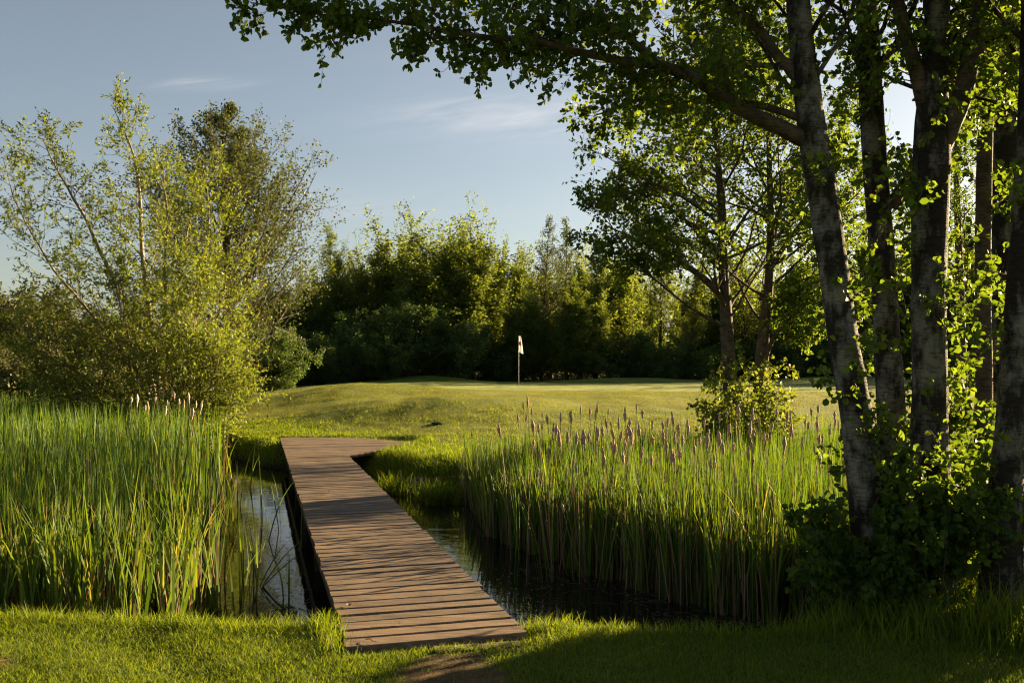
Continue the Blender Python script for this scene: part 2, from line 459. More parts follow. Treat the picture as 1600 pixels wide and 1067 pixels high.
def build_water():
    g = Geo()
    xs = [-45, -12, -6, -2, 2, 6, 12, 45]
    a = [(x, float(near_shore(x)) - .2, WATER) for x in xs]; b = [(x, float(far_shore(x)) + 1.2, WATER) for x in xs]
    n = len(xs)
    g.add(a + b, [(i, i + 1, n + i + 1, n + i) for i in range(n - 1)])
    m, nt, out = new_mat('dark_pond_water'); L = nt.links.new
    tc = N(nt, 'ShaderNodeTexCoord')
    n1 = N(nt, 'ShaderNodeTexNoise', Scale=3.5, Detail=3, Roughness=.5); L(tc.outputs['Object'], n1.inputs[0])
    n2 = N(nt, 'ShaderNodeTexNoise', Scale=40, Detail=3, Roughness=.6); L(tc.outputs['Object'], n2.inputs[0])
    ad = N(nt, 'ShaderNodeMath', operation='MULTIPLY_ADD'); L(n2.outputs[0], ad.inputs[0]); ad.inputs[1].default_value = .05; L(n1.outputs[0], ad.inputs[2])
    bp = N(nt, 'ShaderNodeBump', Strength=.05, Distance=.05); L(ad.outputs[0], bp.inputs['Height'])
    pb = N(nt, 'ShaderNodeBsdfPrincipled', Roughness=.03, IOR=1.36); pb.inputs['Base Color'].default_value = (.010, .009, .006, 1)
    pb.inputs['Specular IOR Level'].default_value = .75
    L(bp.outputs[0], pb.inputs['Normal']); L(pb.outputs[0], out.inputs[0])
    tag(g.build('water', m), kind='structure')


# ------------------------------------------------------------------ boardwalk
DECK0 = np.array([-.92, 5.15, 0.0]); DECKW = 1.045; DECKL = 15.2


def deck_pt(u, v, z=0.0):
    return DECK0 + DU * u + DV * v + UP * z


def build_boardwalk():
    rng = np.random.default_rng(3)
    wm = wood_mat()
    root = empty('boardwalk', deck_pt(0, DECKW / 2), 'weathered brown plank boardwalk crossing the pond to the golf green', 'boardwalk')
    o0 = np.array(root.location)
    g = Geo(); u = .0; pitch = .165
    while u < DECKL - .05:
        w = pitch - rng.uniform(.018, .028)
        um = u + w / 2
        v0 = -.01 + rng.normal() * .004; v1 = DECKW + rng.normal() * .006
        if um > 10.75:
            v1 = min(DECKW + .80 * (um - 10.75), max(.05, 1.62 + (14.6 - um) * .62))
            if um > 14.55: v1 = max(.1, 1.62 * (15.25 - um) / .7)
        if v1 - v0 > .12:
            zt = rng.normal() * .0015; tilt = rng.normal() * .002
            # a slightly crowned board with eased edges, cut into lengths so that it is not dead straight
            k = 5; prof = [(-.5, -.04), (-.5, -.007), (-.45, 0), (.45, 0), (.5, -.007), (.5, -.04)]
            vs = []
            for j in range(k + 1):
                vv = v0 + (v1 - v0) * j / k
                wob = rng.normal() * .0015
                for a, z in prof:
                    vs.append(deck_pt(um + a * w + wob, vv, z + zt + tilt * a + rng.normal() * .0008) - o0)
            q = []
            for j in range(k):
                for i in range(6):
                    i2 = (i + 1) % 6
                    q.append((j * 6 + i, j * 6 + i2, (j + 1) * 6 + i2, (j + 1) * 6 + i))
            q += [(0, 5, 4, 1), (1, 4, 3, 2)]
            e = k * 6
            q += [(e + 1, e + 4, e + 5, e), (e + 2, e + 3, e + 4, e + 1)]
            g.add(vs, q)
        u += pitch
    g.build('deck', wm, root, False)
    dk = plain_mat('dark_timber', (.035, .025, .018), .6, .4)  # frame timbers in a darker brown than the deck boards
    for v in (.06, DECKW / 2, DECKW - .06):
        b = Geo(); b.box(deck_pt(7.3, v, -.13) - o0, 14.4, .06, .17, DU, -DV)
        b.build('stringer', dk, root, False)
    for u in (1.6, 4.0, 6.4, 8.8, 11.0):
        for v in (-.02, DECKW + .02):
            b = Geo(); tb = np.array([[deck_pt(u, v + (.06 if v < 0 else -.06) * 2, -.06) - o0, deck_pt(u, v + (.06 if v < 0 else -.06) * 2, -1.0) - o0]])
            tubes(b, np.concatenate([tb[:, :1], tb.mean(1, keepdims=True), tb[:, 1:]], 1), np.full((1, 3), .05), 8, rng)
            b.build('post', dk, root)
        b = Geo(); b.box(deck_pt(u, DECKW / 2, -.29) - o0, .08, DECKW - .1, .12, DU, -DV); b.build('cross_beam', dk, root, False)
    b = Geo(); b.box(deck_pt(-.09, .72, -.045) - o0, .1, .5, .03, norm(DU + .05 * DV), -norm(DV - .05 * DU)); b.build('buried_end_board', wm, root, False)


# ------------------------------------------------------------------ grass
def on_deck(x, y, pad=0.0):
    rel = np.stack([x - DECK0[0], y - DECK0[1]], -1); u = rel @ DU[:2]; v = rel @ DV[:2]
    main = (u > -.03 - pad) & (u < 15.2) & (v > -pad) & (v < DECKW + pad)
    lim = np.minimum(DECKW + .80 * (u - 10.75), 1.62 + (14.6 - u) * .62)
    lim = np.where(u > 14.55, 1.62 * (15.25 - u) / .7, lim)
    return main | ((u > 10.75) & (u < 15.25) & (v > -pad) & (v < lim + pad))


def scatter(rng, n, x0, x1, y0, y1, view=True):
    x = rng.uniform(x0, x1, n); y = rng.uniform(y0, y1, n)
    if view:
        k = np.abs(x) < .60 * y + .4; x = x[k]; y = y[k]
    return x, y


def build_grass():
    rng = np.random.default_rng(11)
    g = Geo()
    x, y = scatter(rng, 330000, -4.6, 4.6, 4.1, 7.4)
    z = H(x, y)
    k = (z > WATER + .02) & ~on_deck(x, y, .0) & (rng.random(len(x)) > dirt_mask(x, y) * .93) & (rng.random(len(x)) < .55 + .9 * (fbm(x * 2.2, y * 2.2, 61) + .3))
    x, y, z = x[k], y[k], z[k]
    n = len(x)
    clump = 1 + 1.4 * fbm(x * 1.6, y * 1.6, 71)
    edge = smooth(-.55, .1, y - near_shore(x))
    L = rng.uniform(.022, .05, n) * clump * (1 + 1.0 * edge * rng.random(n))
    blades(g, np.stack([x, y, z - .005], 1), L, rng.uniform(.0022, .0045, n), rng.uniform(0, 6.28, n), rng.uniform(.1, .7, n), rng.uniform(0, .7, n), rng, 2)
    # longer tufts along the water's edge, round the boardwalk end and under the trees
    def tufts(cx, cy, n, sp, l0, l1, wid=(.003, .006), wet=False):
        x = rng.normal(cx, sp, n); y = rng.normal(cy, sp * .7, n); z = H(x, y); z = np.maximum(z, WATER - .01) if wet else z
        k = (z > WATER - .02) & ~on_deck(x, y, -.01); x, y, z = x[k], y[k], z[k]; n = len(x)
        blades(g, np.stack([x, y, z - .01], 1), rng.uniform(l0, l1, n), rng.uniform(*wid, n), rng.uniform(0, 6.28, n), rng.uniform(.05, .5, n), rng.uniform(0, .6, n), rng, 4)
    for _ in range(150):
        cx = rng.uniform(-4.4, 2.3); cy = float(near_shore(cx)) + rng.uniform(-.15, .25)
        tufts(cx, cy, 45, .08, .05, .15)
    for uu in np.arange(0, 1.1, .08):
        p = deck_pt(uu, -.07); tufts(p[0], p[1], 60, .05, .06, .17)
    for uu in np.arange(.15, 1.0, .1):
        p = deck_pt(uu, DECKW + .07); tufts(p[0], p[1], 45, .06, .05, .13)
    for vv in np.arange(.15, .6, .06):
        p = deck_pt(-.09, vv); tufts(p[0], p[1], 30, .03, .03, .07)
    for _ in range(170):
        cx = rng.uniform(1.7, 4.6); cy = rng.uniform(5.3, 7.0)
        tufts(cx, cy, 40, .13, .08, .30)
    for cx, cy in ((3.05, 5.6), (3.3, 5.5), (3.0, 5.3), (3.45, 5.8), (3.6, 5.45), (3.2, 5.15), (2.85, 5.5), (3.5, 5.2)):
        tufts(cx, cy, 120, .13, .15, .42, (.004, .009))
    for uu in np.arange(10.8, 13.0, .09):
        p = deck_pt(uu, DECKW + .80 * (uu - 10.75) + .06); tufts(p[0], p[1], 35, .07, .06, .2, (.006, .012))
    for q in np.arange(0, 1.0, .03):
        p = deck_pt(15.3 - .7 * q, 1.65 * q + .02) if q < 1 else p; tufts(p[0], p[1], 30, .06, .05, .12, (.006, .012))
    for q in np.arange(0, 1.0, .04):
        p = deck_pt(14.6 - 1.65 * q, 1.68 + 1.02 * q); tufts(p[0], p[1], 30, .06, .05, .12, (.006, .012))
    # greener strip of bank beyond the pond
    x, y = scatter(rng, 260000, -13, 9, 13.2, 23.5)
    z = H(x, y); k = (z > WATER + .03) & ~on_deck(x, y, .02) & (rng.random(len(x)) < smooth(6, 1.2, y - far_shore(x)) + .15); x, y, z = x[k], y[k], z[k]; n = len(x)
    s = 1 + 1.8 * fbm(x * 1.3, y * 1.3, 81)
    near = smooth(2.5, .6, y - far_shore(x))
    L = rng.uniform(.035, .085, n) * s * (1 + 1.1 * near)
    blades(g, np.stack([x, y, z - .01], 1), L, rng.uniform(.006, .012, n), rng.uniform(0, 6.28, n), rng.uniform(.1, .7, n), rng.uniform(0, .7, n), rng, 2)
    for _ in range(260):
        cx = rng.uniform(-3.2, 1.0); cy = float(far_shore(cx)) + rng.uniform(.1, 1.6)
        if on_deck(np.array([cx]), np.array([cy]), .1)[0]: continue
        tufts(cx, cy, 30, .14, .08, .2, (.006, .012))
    for cx, cy in ((-1.35, 13.7), (-1.2, 13.45), (-1.05, 13.6), (-.9, 13.3), (-1.95, 14.4), (-1.8, 14.2), (-1.1, 13.2)):
        tufts(cx, cy, 110, .1, .18, .45, (.008, .016), True)
    tag(g.build('grass', LEAF['grass']), 'short bright green grass of the lawn and the pond banks', 'grass', kind='stuff')
    g = Geo()
    x, y = scatter(rng, 420000, -13, 13, 16, 33)
    z = H(x, y); w = smooth(2, 4.5, y - far_shore(x)) * (1 - smooth(28, 32, y)); k = (rng.random(len(x)) < w * (.7 + .8 * fbm(x * .9, y * .9, 91))) & ~on_deck(x, y, .1)
    x, y, z = x[k], y[k], z[k]; n = len(x)
    L = rng.uniform(.018, .05, n) * np.clip(1 + 2.2 * fbm(x * 1.5, y * 1.2, 95) + 1.2 * fbm(x * .5, y * .4, 96), .25, 3)
    blades(g, np.stack([x, y, z - .005], 1), L, rng.uniform(.006, .014, n), rng.uniform(0, 6.28, n), rng.uniform(.2, .9, n), rng.uniform(0, .6, n), rng, 1)
    tag(g.build('rough_grass', LEAF['rough']), 'olive mown rough grass on the slope up to the green', 'grass', kind='stuff')


# ------------------------------------------------------------------ reeds
def in_left_bed(x, y):
    right = np.interp(y, [6.5, 7.5, 8.3, 10, 13, 18, 22, 26], [-2.55, -2.35, -2.55, -3.25, -4.2, -5.75, -6.9, -8])
    return (y > 6.62) & (y < 23.5) & (x < right + .45 * fbm(y * 1.1, y * 0, 33)) & (y < far_shore(x) + .6)


def in_right_bed(x, y):
    front = np.interp(x, [-1, -.5, 0, 1.1, 1.9, 2.6, 4.5, 8, 12], [13.0, 11.4, 10.0, 8.3, 7.3, 7.0, 7.4, 9, 10])
    left = np.interp(y, [8, 11.5, 12.5, 14], [-.2, -.35, -.55, -.75])
    return (y > front + .5 * fbm(x * 1.3, x * 0, 35)) & (x > left) & (y < far_shore(x) + .35)


def reed_blades(g, x, y, zt, rng, per=6, dry=.35, wid=(.011, .021), bendk=1.0):
    """shoots: several long upright leaves from one foot, and dry stalks among them"""
    n = len(x)
    idx = np.repeat(np.arange(n), per); k = len(idx)
    b = np.stack([x[idx] + rng.normal(size=k) * .02, y[idx] + rng.normal(size=k) * .02, np.full(k, WATER - .12)], 1)
    L = (zt[idx] - WATER + .12) * rng.uniform(.55, 1.08, k)
    az = rng.uniform(0, 6.28, k)
    blades(g, b, L, rng.uniform(*wid, k), az, np.abs(rng.normal(size=k)) * .06 + .01, np.abs(rng.normal(size=k)) * .07 * bendk, rng, 5, 0, 1.2)
    m = int(n * dry * 3)
    i = rng.integers(0, n, m)
    b = np.stack([x[i] + rng.normal(size=m) * .05, y[i] + rng.normal(size=m) * .05, np.full(m, WATER - .1)], 1)
    L = (zt[i] - WATER) * rng.uniform(.35, .95, m)
    blades(g, b, L, rng.uniform(.007, .014, m), rng.uniform(0, 6.28, m), np.abs(rng.normal(size=m)) * .10, rng.normal(size=m) * .05, rng, 3, 1, 1.2)


def build_reeds():
    rng = np.random.default_rng(21)
    mats = [LEAF['reed'], LEAF['straw']]
    # individual reed plants: the ones at the front of either bed
    protos = []
    for k in range(7):
        g = Geo(); r = np.random.default_rng(100 + k)
        per = 6
        b = np.stack([r.normal(size=per) * .025, r.normal(size=per) * .025, np.full(per, -.12)], 1)
        blades(g, b, r.uniform(.9, 1.45, per), r.uniform(.014, .026, per), r.uniform(0, 6.28, per), np.abs(r.normal(size=per)) * .09 + .02, np.abs(r.normal(size=per)) * .14, r, 7, 0, 1.2)
        blades(g, b[:3] + r.normal(size=(3, 3)) * [.03, .03, 0], r.uniform(.5, 1.0, 3), r.uniform(.008, .013, 3), r.uniform(0, 6.28, 3), r.uniform(0, .18, 3), r.normal(size=3) * .05, r, 3, 1, 1.2)
        protos.append(g.build('reed', mats))
        COL.objects.unlink(protos[-1])

    def place(x, y, k, h, label, group):
        o = protos[k].copy(); COL.objects.link(o)
        o.location = (x, y, WATER); o.rotation_euler = (0, 0, rng.uniform(0, 6.28)); o.scale = (1, 1, h)
        tag(o, label, 'reed', group)
    cnt = 0
    while cnt < 110:
        y = 6.62 + abs(rng.normal()) * 1.1; x = rng.uniform(-4.9, -2.2)
        if not in_left_bed(np.array([x]), np.array([y]))[0]: continue
        place(x, y, int(rng.integers(7)), rng.uniform(.75, 1.02), 'long-bladed green reed in the front rows of the reed bed beside the near lawn', 'reeds along the near lawn'); cnt += 1
    cnt = 0
    while cnt < 120:
        x = rng.uniform(-.5, 4.2); y = rng.uniform(7.2, 13)
        if not in_right_bed(np.array([x]), np.array([y]))[0] or in_right_bed(np.array([x]), np.array([y - .7]))[0]: continue
        place(x, y, int(rng.integers(7)), rng.uniform(.72, .95), 'slender green reed at the dark water front of the cattail bed', 'reeds at the front of the cattail bed'); cnt += 1
    lone = [(381, 858, 8.6, .8), (395, 830, 9.3, .75), (420, 800, 10.5, .8), (408, 770, 12, .9), (376, 745, 13.2, .9), (436, 775, 11.2, .75), (445, 900, 8.0, .6), (470, 800, 10.2, .7), (388, 725, 15, .8), (370, 935, 7.2, .72), (398, 905, 7.7, .7), (345, 930, 7.3, .8)]
    for _ in range(12):
        d = rng.uniform(7.2, 15.5); e = float(np.interp(d, [6.5, 7.5, 8.3, 10, 13, 18], [-2.55, -2.35, -2.55, -3.25, -4.2, -5.75])) + rng.uniform(-.05, .28)
        lone.append((CX + e / d * F, 0, d, rng.uniform(.6, .98)))
    for px, py, d, h in lone:
        y = d; x = (px - CX) / F * d
        g = Geo(); per = 2; r = rng
        b = np.stack([r.normal(size=per) * .02, r.normal(size=per) * .02, np.full(per, -.1)], 1)
        blades(g, b, r.uniform(.8, 1.2, per) * h, r.uniform(.012, .018, per), r.uniform(0, 6.28, per), np.abs(r.normal(size=per)) * .13, np.abs(r.normal(size=per)) * .16, r, 6, 0, 1)
        o = g.build('reed', mats); o.location = (x, y, WATER)
        tag(o, 'thin reed standing alone in open water left of the boardwalk', 'reed', 'lone reeds in the open water')
    # broken clump lying over the water
    c = P3(402, 917, 8.35); c[2] = WATER
    g = Geo(); k = 7
    az = np.array([.05, .25, .5, .8, -.2, 2.2, 1.9])
    blades(g, np.stack([rng.normal(size=k) * .02, rng.normal(size=k) * .02, np.full(k, -.03)], 1), np.array([.5, .55, .58, .5, .42, .5, .45]), np.full(k, .02), az, np.array([.95, .8, .7, .6, .9, .5, .6]), np.array([-.05, .1, .15, .1, .05, .05, .1]), rng, 6, 0, .8)
    o = g.build('broken_reed_clump', mats); o.location = c
    tag(o, 'dark broken reed clump bent low over the sky reflection beside the boardwalk', 'reed')
    # the rest of both beds
    g = Geo()
    x = rng.uniform(-16, -1.8, 10700); y = rng.uniform(6.6, 23.5, 10700)
    k = in_left_bed(x, y) & (np.abs(x) < .6 * y + 1) & (rng.random(len(x)) < .8 + .6 * fbm(x, y, 5)); x, y = x[k], y[k]
    zt = .86 + .16 * fbm(x * .8, y * .8, 55) + .02 * (y - 12) * .3
    rgt = np.interp(y, [6.5, 7.5, 8.3, 10, 13, 18, 22, 26], [-2.55, -2.35, -2.55, -3.25, -4.2, -5.75, -6.9, -8])
    k = rng.random(len(x)) < np.clip((rgt - x) / 1.2, .12, 1) * np.clip(.45 + (y - 7) * .25, .4, 1); x, y = x[k], y[k]; zt = zt[k]
    reed_blades(g, x, y, zt, rng, 5, 1.0, (.017, .032), .8); kl = y < 10; xl, yl, zl = x, y, zt
    x = rng.uniform(-1, 11, 12500); y = rng.uniform(7.2, 15.5, 12500)
    k = in_right_bed(x, y) & (np.abs(x) < .6 * y + .8); x, y = x[k], y[k]
    zt = .66 + .20 * fbm(x * .8, y * .8, 57) - .12 * smooth(1.2, -.6, x)
    zt = zt + .10 * rng.normal(size=len(x))
    reed_blades(g, x, y, zt, rng, 5, 1.6, (.010, .020), .5)
    reed_blades(g, xl[kl], yl[kl], zl[kl] - .12, rng, 1, 1.3, (.012, .02))
    # thin fringe where the bed meets the bank
    tag(g.build('reeds', mats), 'dense mass of green reeds with dry stalks filling the pond', 'reeds', kind='stuff')
    # cattails with brown seed heads
    heads = [(295, 135), (312, 128), (327, 155), (275, 195), (368, 165), (390, 190), (440, 185), (476, 170), (519, 155), (556, 175), (583, 150), (575, 175), (626, 155), (622, 210), (692, 180), (736, 142), (760, 170), (705, 220), (747, 240), (648, 245), (580, 235), (583, 270), (535, 285), (552, 275), (720, 265), (700, 255), (690, 285), (650, 295), (803, 270), (840, 275), (855, 300), (880, 195), (885, 350), (900, 230), (885, 270), (918, 270), (962, 305), (1012, 295), (1075, 310), (1026, 360), (1000, 200), (940, 225), (855, 215), (797, 215), (840, 210), (1090, 170), (1107, 150), (1138, 180), (1190, 180), (1215, 215), (1097, 225), (1235, 265), (1260, 230), (1287, 180), (1315, 150), (1337, 185), (1335, 245), (1310, 305), (1420, 160), (1445, 150), (1510, 175), (1455, 360), (1486, 340), (1395, 200), (1441, 210), (1322, 200), (1060, 190), (305, 185), (335, 235), (420, 250), (480, 200), (500, 265), (470, 260), (205, 238), (668, 210), (1178, 235), (1190, 245)]
    hm = plain_mat('cattail_fluff', (.36, .25, .18), .95, .5, 60, .1, .6)
    hp = []
    for k in range(6):
        r = np.random.default_rng(300 + k)
        n = 9; s = np.linspace(0, 1, n)
        rad = .0155 * np.sin(np.pi * np.clip(s * .96 + .02, 0, 1)) ** .5 * (1 + .35 * r.normal(size=n) * .7)
        Pp = np.zeros((1, n, 3)); Pp[0, :, 2] = s * r.uniform(.10, .18); Pp[0, :, 0] = np.cumsum(r.normal(size=n) * .0016)
        gh = Geo(); tubes(gh, Pp, np.maximum(rad, .002)[None], 8, r, 0, .12)
        hd = gh.build('seed_head', hm); COL.objects.unlink(hd)
        gs = Geo(); Ps = np.zeros((1, 6, 3)); Ps[0, :, 2] = np.linspace(-1.5, 0.004, 6); Ps[0, :, 0] = np.linspace(1, 0, 6) ** 1.5 * r.normal() * .12
        tubes(gs, Ps, np.full((1, 6), .0038), 5, r)
        st = gs.build('stem', LEAF['straw']); COL.objects.unlink(st)
        gl = Geo(); per = 3
        b = np.stack([r.normal(size=per) * .03, r.normal(size=per) * .03, np.full(per, -1.5)], 1)
        blades(gl, b, r.uniform(1.1, 1.55, per), r.uniform(.010, .016, per), r.uniform(0, 6.28, per), r.uniform(.02, .1, per), r.uniform(0, .12, per), r, 5, 0, 1)
        lv = gl.build('leaf', LEAF['reed']); COL.objects.unlink(lv)
        hp.append((hd, st, lv))

    pale = plain_mat('pale_cattail_fluff', (.5, .38, .27), .95, .3, 60, .1, .6)

    def cattail(px, py, d, label, group=None, s=1.0, mat=None):
        p = P3(px, py, d)
        root = empty('cattail', (p[0], p[1], p[2] - .06), label, 'cattail', group)
        for k, o in enumerate(hp[int(rng.integers(6))]):
            c = o.copy(); COL.objects.link(c); c.parent = root
            if k == 0 and mat is not None:
                c.data = o.data.copy(); c.data.materials[0] = mat
            c.scale = (s, s, s) if k == 0 else (1, 1, (p[2] - .06 - WATER + .05) / 1.5)
        root.rotation_euler = (rng.normal() * .085, rng.normal() * .085, rng.uniform(0, 6.28))
    lab = 'brown fluffy-headed cattail rising above the reed bed in front of the twin trees'
    lab = 'pinkish brown cattail head rising above the green reeds of the bed right of the boardwalk'
    grp = 'cattails in the bed right of the boardwalk'
    for hx, hy in heads:
        px = 700 + .4 * hx; py = 580 + .4 * hy
        d = float(np.clip((1.6 - .84 + rng.normal() * .05) * F / (py - HY), 8.4, 13.9))
        cattail(px, py, d, lab, grp, rng.uniform(.85, 1.25))
    for _ in range(55):
        px = rng.uniform(810, 1320); py = 660 + abs(rng.normal()) * 42
        d = float(np.clip((1.6 - .8 + rng.normal() * .05) * F / (py - HY), 8.6, 13.9))
        cattail(px, py, d, lab, grp, rng.uniform(.7, 1.05))
    cattail(1124, 688, 10.0, 'fattest dark brown cattail head, below the bushy twin trees', None, 1.5)
    cattail(875, 693, 9.9, 'stout pale cattail head standing low near the open water end of its bed', None, 1.5)
    for px, py, d in ((205, 626, 17), (227, 637, 15.5), (235, 614, 19), (249, 615, 19), (255, 618, 18.5), (273, 622, 18), (287, 637, 16), (306, 634, 17), (60, 614, 19), (75, 612, 20), (214, 631, 16.5), (242, 624, 17.5), (262, 630, 17), (268, 619, 18.5), (280, 628, 17), (296, 626, 17.5), (312, 642, 15.5), (232, 640, 15), (258, 644, 15), (300, 650, 14.5)):
        cattail(px, py, d, 'pale cattail head above the reeds at the foot of the bright willow', 'cattails at the foot of the willow', rng.uniform(1.0, 1.5), pale)
    cattail(137, 728, 8.2, 'dark lone cattail head deep among the reeds beside the near lawn', None, .9)


# ------------------------------------------------------------------ trees
def make_tree(name, label, cat, base, woods, leafgeo, wmat, lmat, group=None, extra=()):
    root = empty(name, base, label, cat, group)
    woods.build('trunk', wmat, root)
    if leafgeo is not None: leafgeo.build('crown', lmat, root)
    for nm, g, m in extra: g.build(nm, m, root)
    return root


def tri(t, a, b):        # crown profile: short at both ends
    return np.clip(np.minimum((t - a + .15) / .3, (b - t) / (b - a) * 1.4 + .12), .1, 1)


def build_near_trees():
    rng = np.random.default_rng(41)
    spec = {
        'A': ([(1377, 975, 6.2, 70), (1362, 860, 6.2, 60), (1350, 740, 6.2, 55), (1338, 640, 6.2, 53), (1322, 560, 6.2, 52), (1303, 430, 6.2, 50), (1287, 310, 6.2, 48), (1268, 200, 6.2, 47), (1256, 110, 6.2, 43), (1247, 0, 6.2, 40), (1236, -150, 6.2, 36), (1225, -400, 6.2, 26), (1220, -800, 6.2, 8)],
              'pale-barked leaning trunk with long limbs reaching over the pond, nearest the reeds'),
        'B': ([(1400, 940, 7.0, 56), (1396, 740, 7.0, 46), (1388, 560, 7.0, 44), (1380, 420, 7.0, 42), (1370, 300, 7.0, 40), (1362, 180, 7.0, 38), (1357, 60, 7.0, 36), (1350, -60, 7.0, 33), (1340, -300, 7.0, 24), (1330, -750, 7.0, 8)],
              'dark slim trunk half hidden behind the leaning pale trunk and the forked one'),
        'C': ([(1450, 970, 6.3, 74), (1455, 850, 6.3, 66), (1452, 740, 6.3, 62), (1453, 560, 6.3, 57), (1450, 420, 6.3, 55), (1453, 330, 6.3, 58), (1456, 225, 6.3, 58), (1460, 120, 6.3, 44), (1466, 0, 6.3, 40), (1470, -150, 6.3, 34), (1468, -400, 6.3, 24), (1465, -800, 6.3, 8)],
              'thick forked trunk with flaking grey bark rising out of the dark bush'),
        'D': ([(1560, 975, 6.0, 66), (1566, 850, 6.0, 58), (1573, 740, 6.0, 52), (1583, 620, 6.0, 48), (1592, 500, 6.0, 46), (1600, 380, 6.0, 44), (1606, 260, 6.0, 40), (1612, 100, 6.0, 38), (1615, -100, 6.0, 32), (1618, -700, 6.0, 8)],
              'pale-barked trunk leaning out of the frame, beside the tall lit grass'),
        'E': ([(1534, 880, 7.6, 32), (1538, 600, 7.6, 27), (1536, 480, 7.6, 26), (1537, 300, 7.6, 25), (1541, 150, 7.6, 23), (1546, 0, 7.6, 21), (1550, -200, 7.6, 16), (1552, -600, 7.6, 6)],
              'thinnest dark trunk, standing right against a thicker dark trunk'),
        'F': ([(1570, 870, 8.0, 54), (1560, 600, 8.0, 48), (1563, 480, 8.0, 46), (1568, 320, 8.0, 45), (1577, 150, 8.0, 42), (1585, 0, 8.0, 38), (1590, -300, 8.0, 26), (1592, -700, 8.0, 8)],
              'thick dark trunk behind the thin one near the picture edge'),
    }
    limbs = {
        'A': [([(1254, 216, 6.2, 27), (1222, 200, 6.15, 25), (1192, 188, 6.1, 23), (1150, 165, 6.0, 21), (1114, 144, 5.95, 20), (1080, 124, 5.9, 19), (1032, 104, 5.8, 17), (973, 96, 5.7, 14), (900, 80, 5.6, 12), (859, 67, 5.5, 10.5), (825, 58, 5.45, 10), (735, 52, 5.3, 8), (671, 41, 5.2, 6.5), (570, 22, 5.1, 5), (502, 20, 5.05, 4), (430, 8, 5.0, 3), (383, 2, 5.0, 2)], 48),
              ([(1036, 106, 5.8, 14), (963, 49, 5.8, 14), (900, 15, 5.75, 12), (850, -15, 5.7, 10), (780, -45, 5.6, 8), (680, -70, 5.5, 5), (600, -80, 5.4, 3)], 26),
              ([(1246, 119, 6.2, 20), (1212, 83, 6.2, 17), (1187, 44, 6.2, 15), (1144, 5, 6.1, 13), (1100, -30, 6.1, 11), (1020, -70, 6.0, 7), (950, -90, 6.0, 3)], 22),
              ([(1251, 184, 6.2, 12), (1200, 166, 6.25, 11), (1153, 156, 6.3, 9), (1100, 160, 6.4, 7), (1040, 152, 6.4, 5), (980, 165, 6.5, 4), (930, 185, 6.5, 2)], 20)],
        'B': [([(1392, 322, 7.0, 24), (1412, 295, 6.95, 22), (1432, 265, 6.9, 19), (1470, 210, 6.9, 14), (1500, 130, 6.9, 10), (1520, 20, 6.9, 6)], 16)],
        'C': [([(1452, 195, 6.3, 26), (1430, 95, 6.3, 23), (1412, 30, 6.3, 20), (1392, -60, 6.3, 16), (1370, -250, 6.3, 8)], 14),
              ([(1464, 240, 6.3, 34), (1488, 190, 6.25, 31), (1508, 120, 6.2, 29), (1527, 40, 6.2, 27), (1545, -60, 6.2, 22), (1575, -300, 6.2, 8)], 16)],
        'D': [], 'E': [], 'F': [],
    }
    group = 'tall trees on the near bank'
    for key, (rows, label) in spec.items():
        b0 = P3(*rows[0][:3]); base = np.array([b0[0], b0[1], float(H(b0[0], b0[1])) - .03])
        P, R = px_limb(rows, 60, base)
        R = .92 * R * (1 + .3 * np.exp(-np.linspace(0, 60, 60) / 2.2))[None]
        w = Geo(); tubes(w, P, R, 18, rng, 0, .035)
        lf = Geo(); tw = Geo(); extra = []
        for rws, n in limbs[key]:
            Pl, Rl = px_limb(rws, n * 2, base)
            Pl = Pl + np.cumsum(rng.normal(size=Pl.shape), 1) * .0025 * np.array([1, 1, 1])
            lg = Geo(); tubes(lg, Pl, Rl, 9, rng, 0, .05)
            big = rws[-1][0] < 700
            c1, r1 = spawn(Pl, Rl, n + (48 if big else 16), .12, 1, (.5, 1.2), lambda t, p: .52 * (1.08 - .72 * t) + 0 * p, 7, .0, .17, .009, rng, 1, .5, flat=.45)
            c2, r2 = spawn(c1, r1, 6, .15, 1, (.5, 1.1), lambda t, p: .42 * p * (1.1 - .5 * t) + .06, 5, -.02, .2, .009, rng)
            tubes(lg, c1, np.maximum(r1, .0016), 4, rng); tubes(lg, c2, np.maximum(r2, .0012), 3, rng)
            leaves(lf, c1, 11, (.022, .052), .78, rng, droop=.2); leaves(lf, c2, 9, (.02, .05), .78, rng, droop=.25)
            if big:      # small alder cones at the twig ends
                cg = lg; e = c2[rng.random(len(c2)) < .3][:, -1]
                k = len(e); s = np.linspace(0, 1, 4)
                Pc = e[:, None] + np.array([0, 0, -.02]) * s[None, :, None] + rng.normal(size=(k, 1, 3)) * .008
                tubes(cg, Pc, np.tile(np.array([.002, .0062, .0062, .002]), (k, 1)), 5, rng)
            extra.append(('limb', lg, BARK['brown']))
        # side shoots in view
        sh, sr = spawn(P, R, {'A': 22, 'B': 30, 'C': 20, 'D': 16, 'E': 18, 'F': 18}[key], .05, .50, (.7, 1.3), lambda t, p: .5 + 0 * p, 8, .03, .16, .008, rng, 1, .3)
        s2, q2 = spawn(sh, sr, 6, .15, 1, (.5, 1.1), lambda t, p: .4 * p + .05, 5, 0, .2, .009, rng)
        tubes(tw, sh, np.maximum(sr, .0018), 4, rng); tubes(tw, s2, np.maximum(q2, .0013), 3, rng)
        leaves(lf, sh, 8, (.035, .062), .85, rng); leaves(lf, s2, 7, (.035, .062), .85, rng)
        # crown above
        k1, h1 = spawn(P, R, 30, .45, .99, (.6, 1.15), lambda t, p: 2.3 * (1.25 - t) + 0 * p, 9, .02, .13, .012, rng, 1, .5)
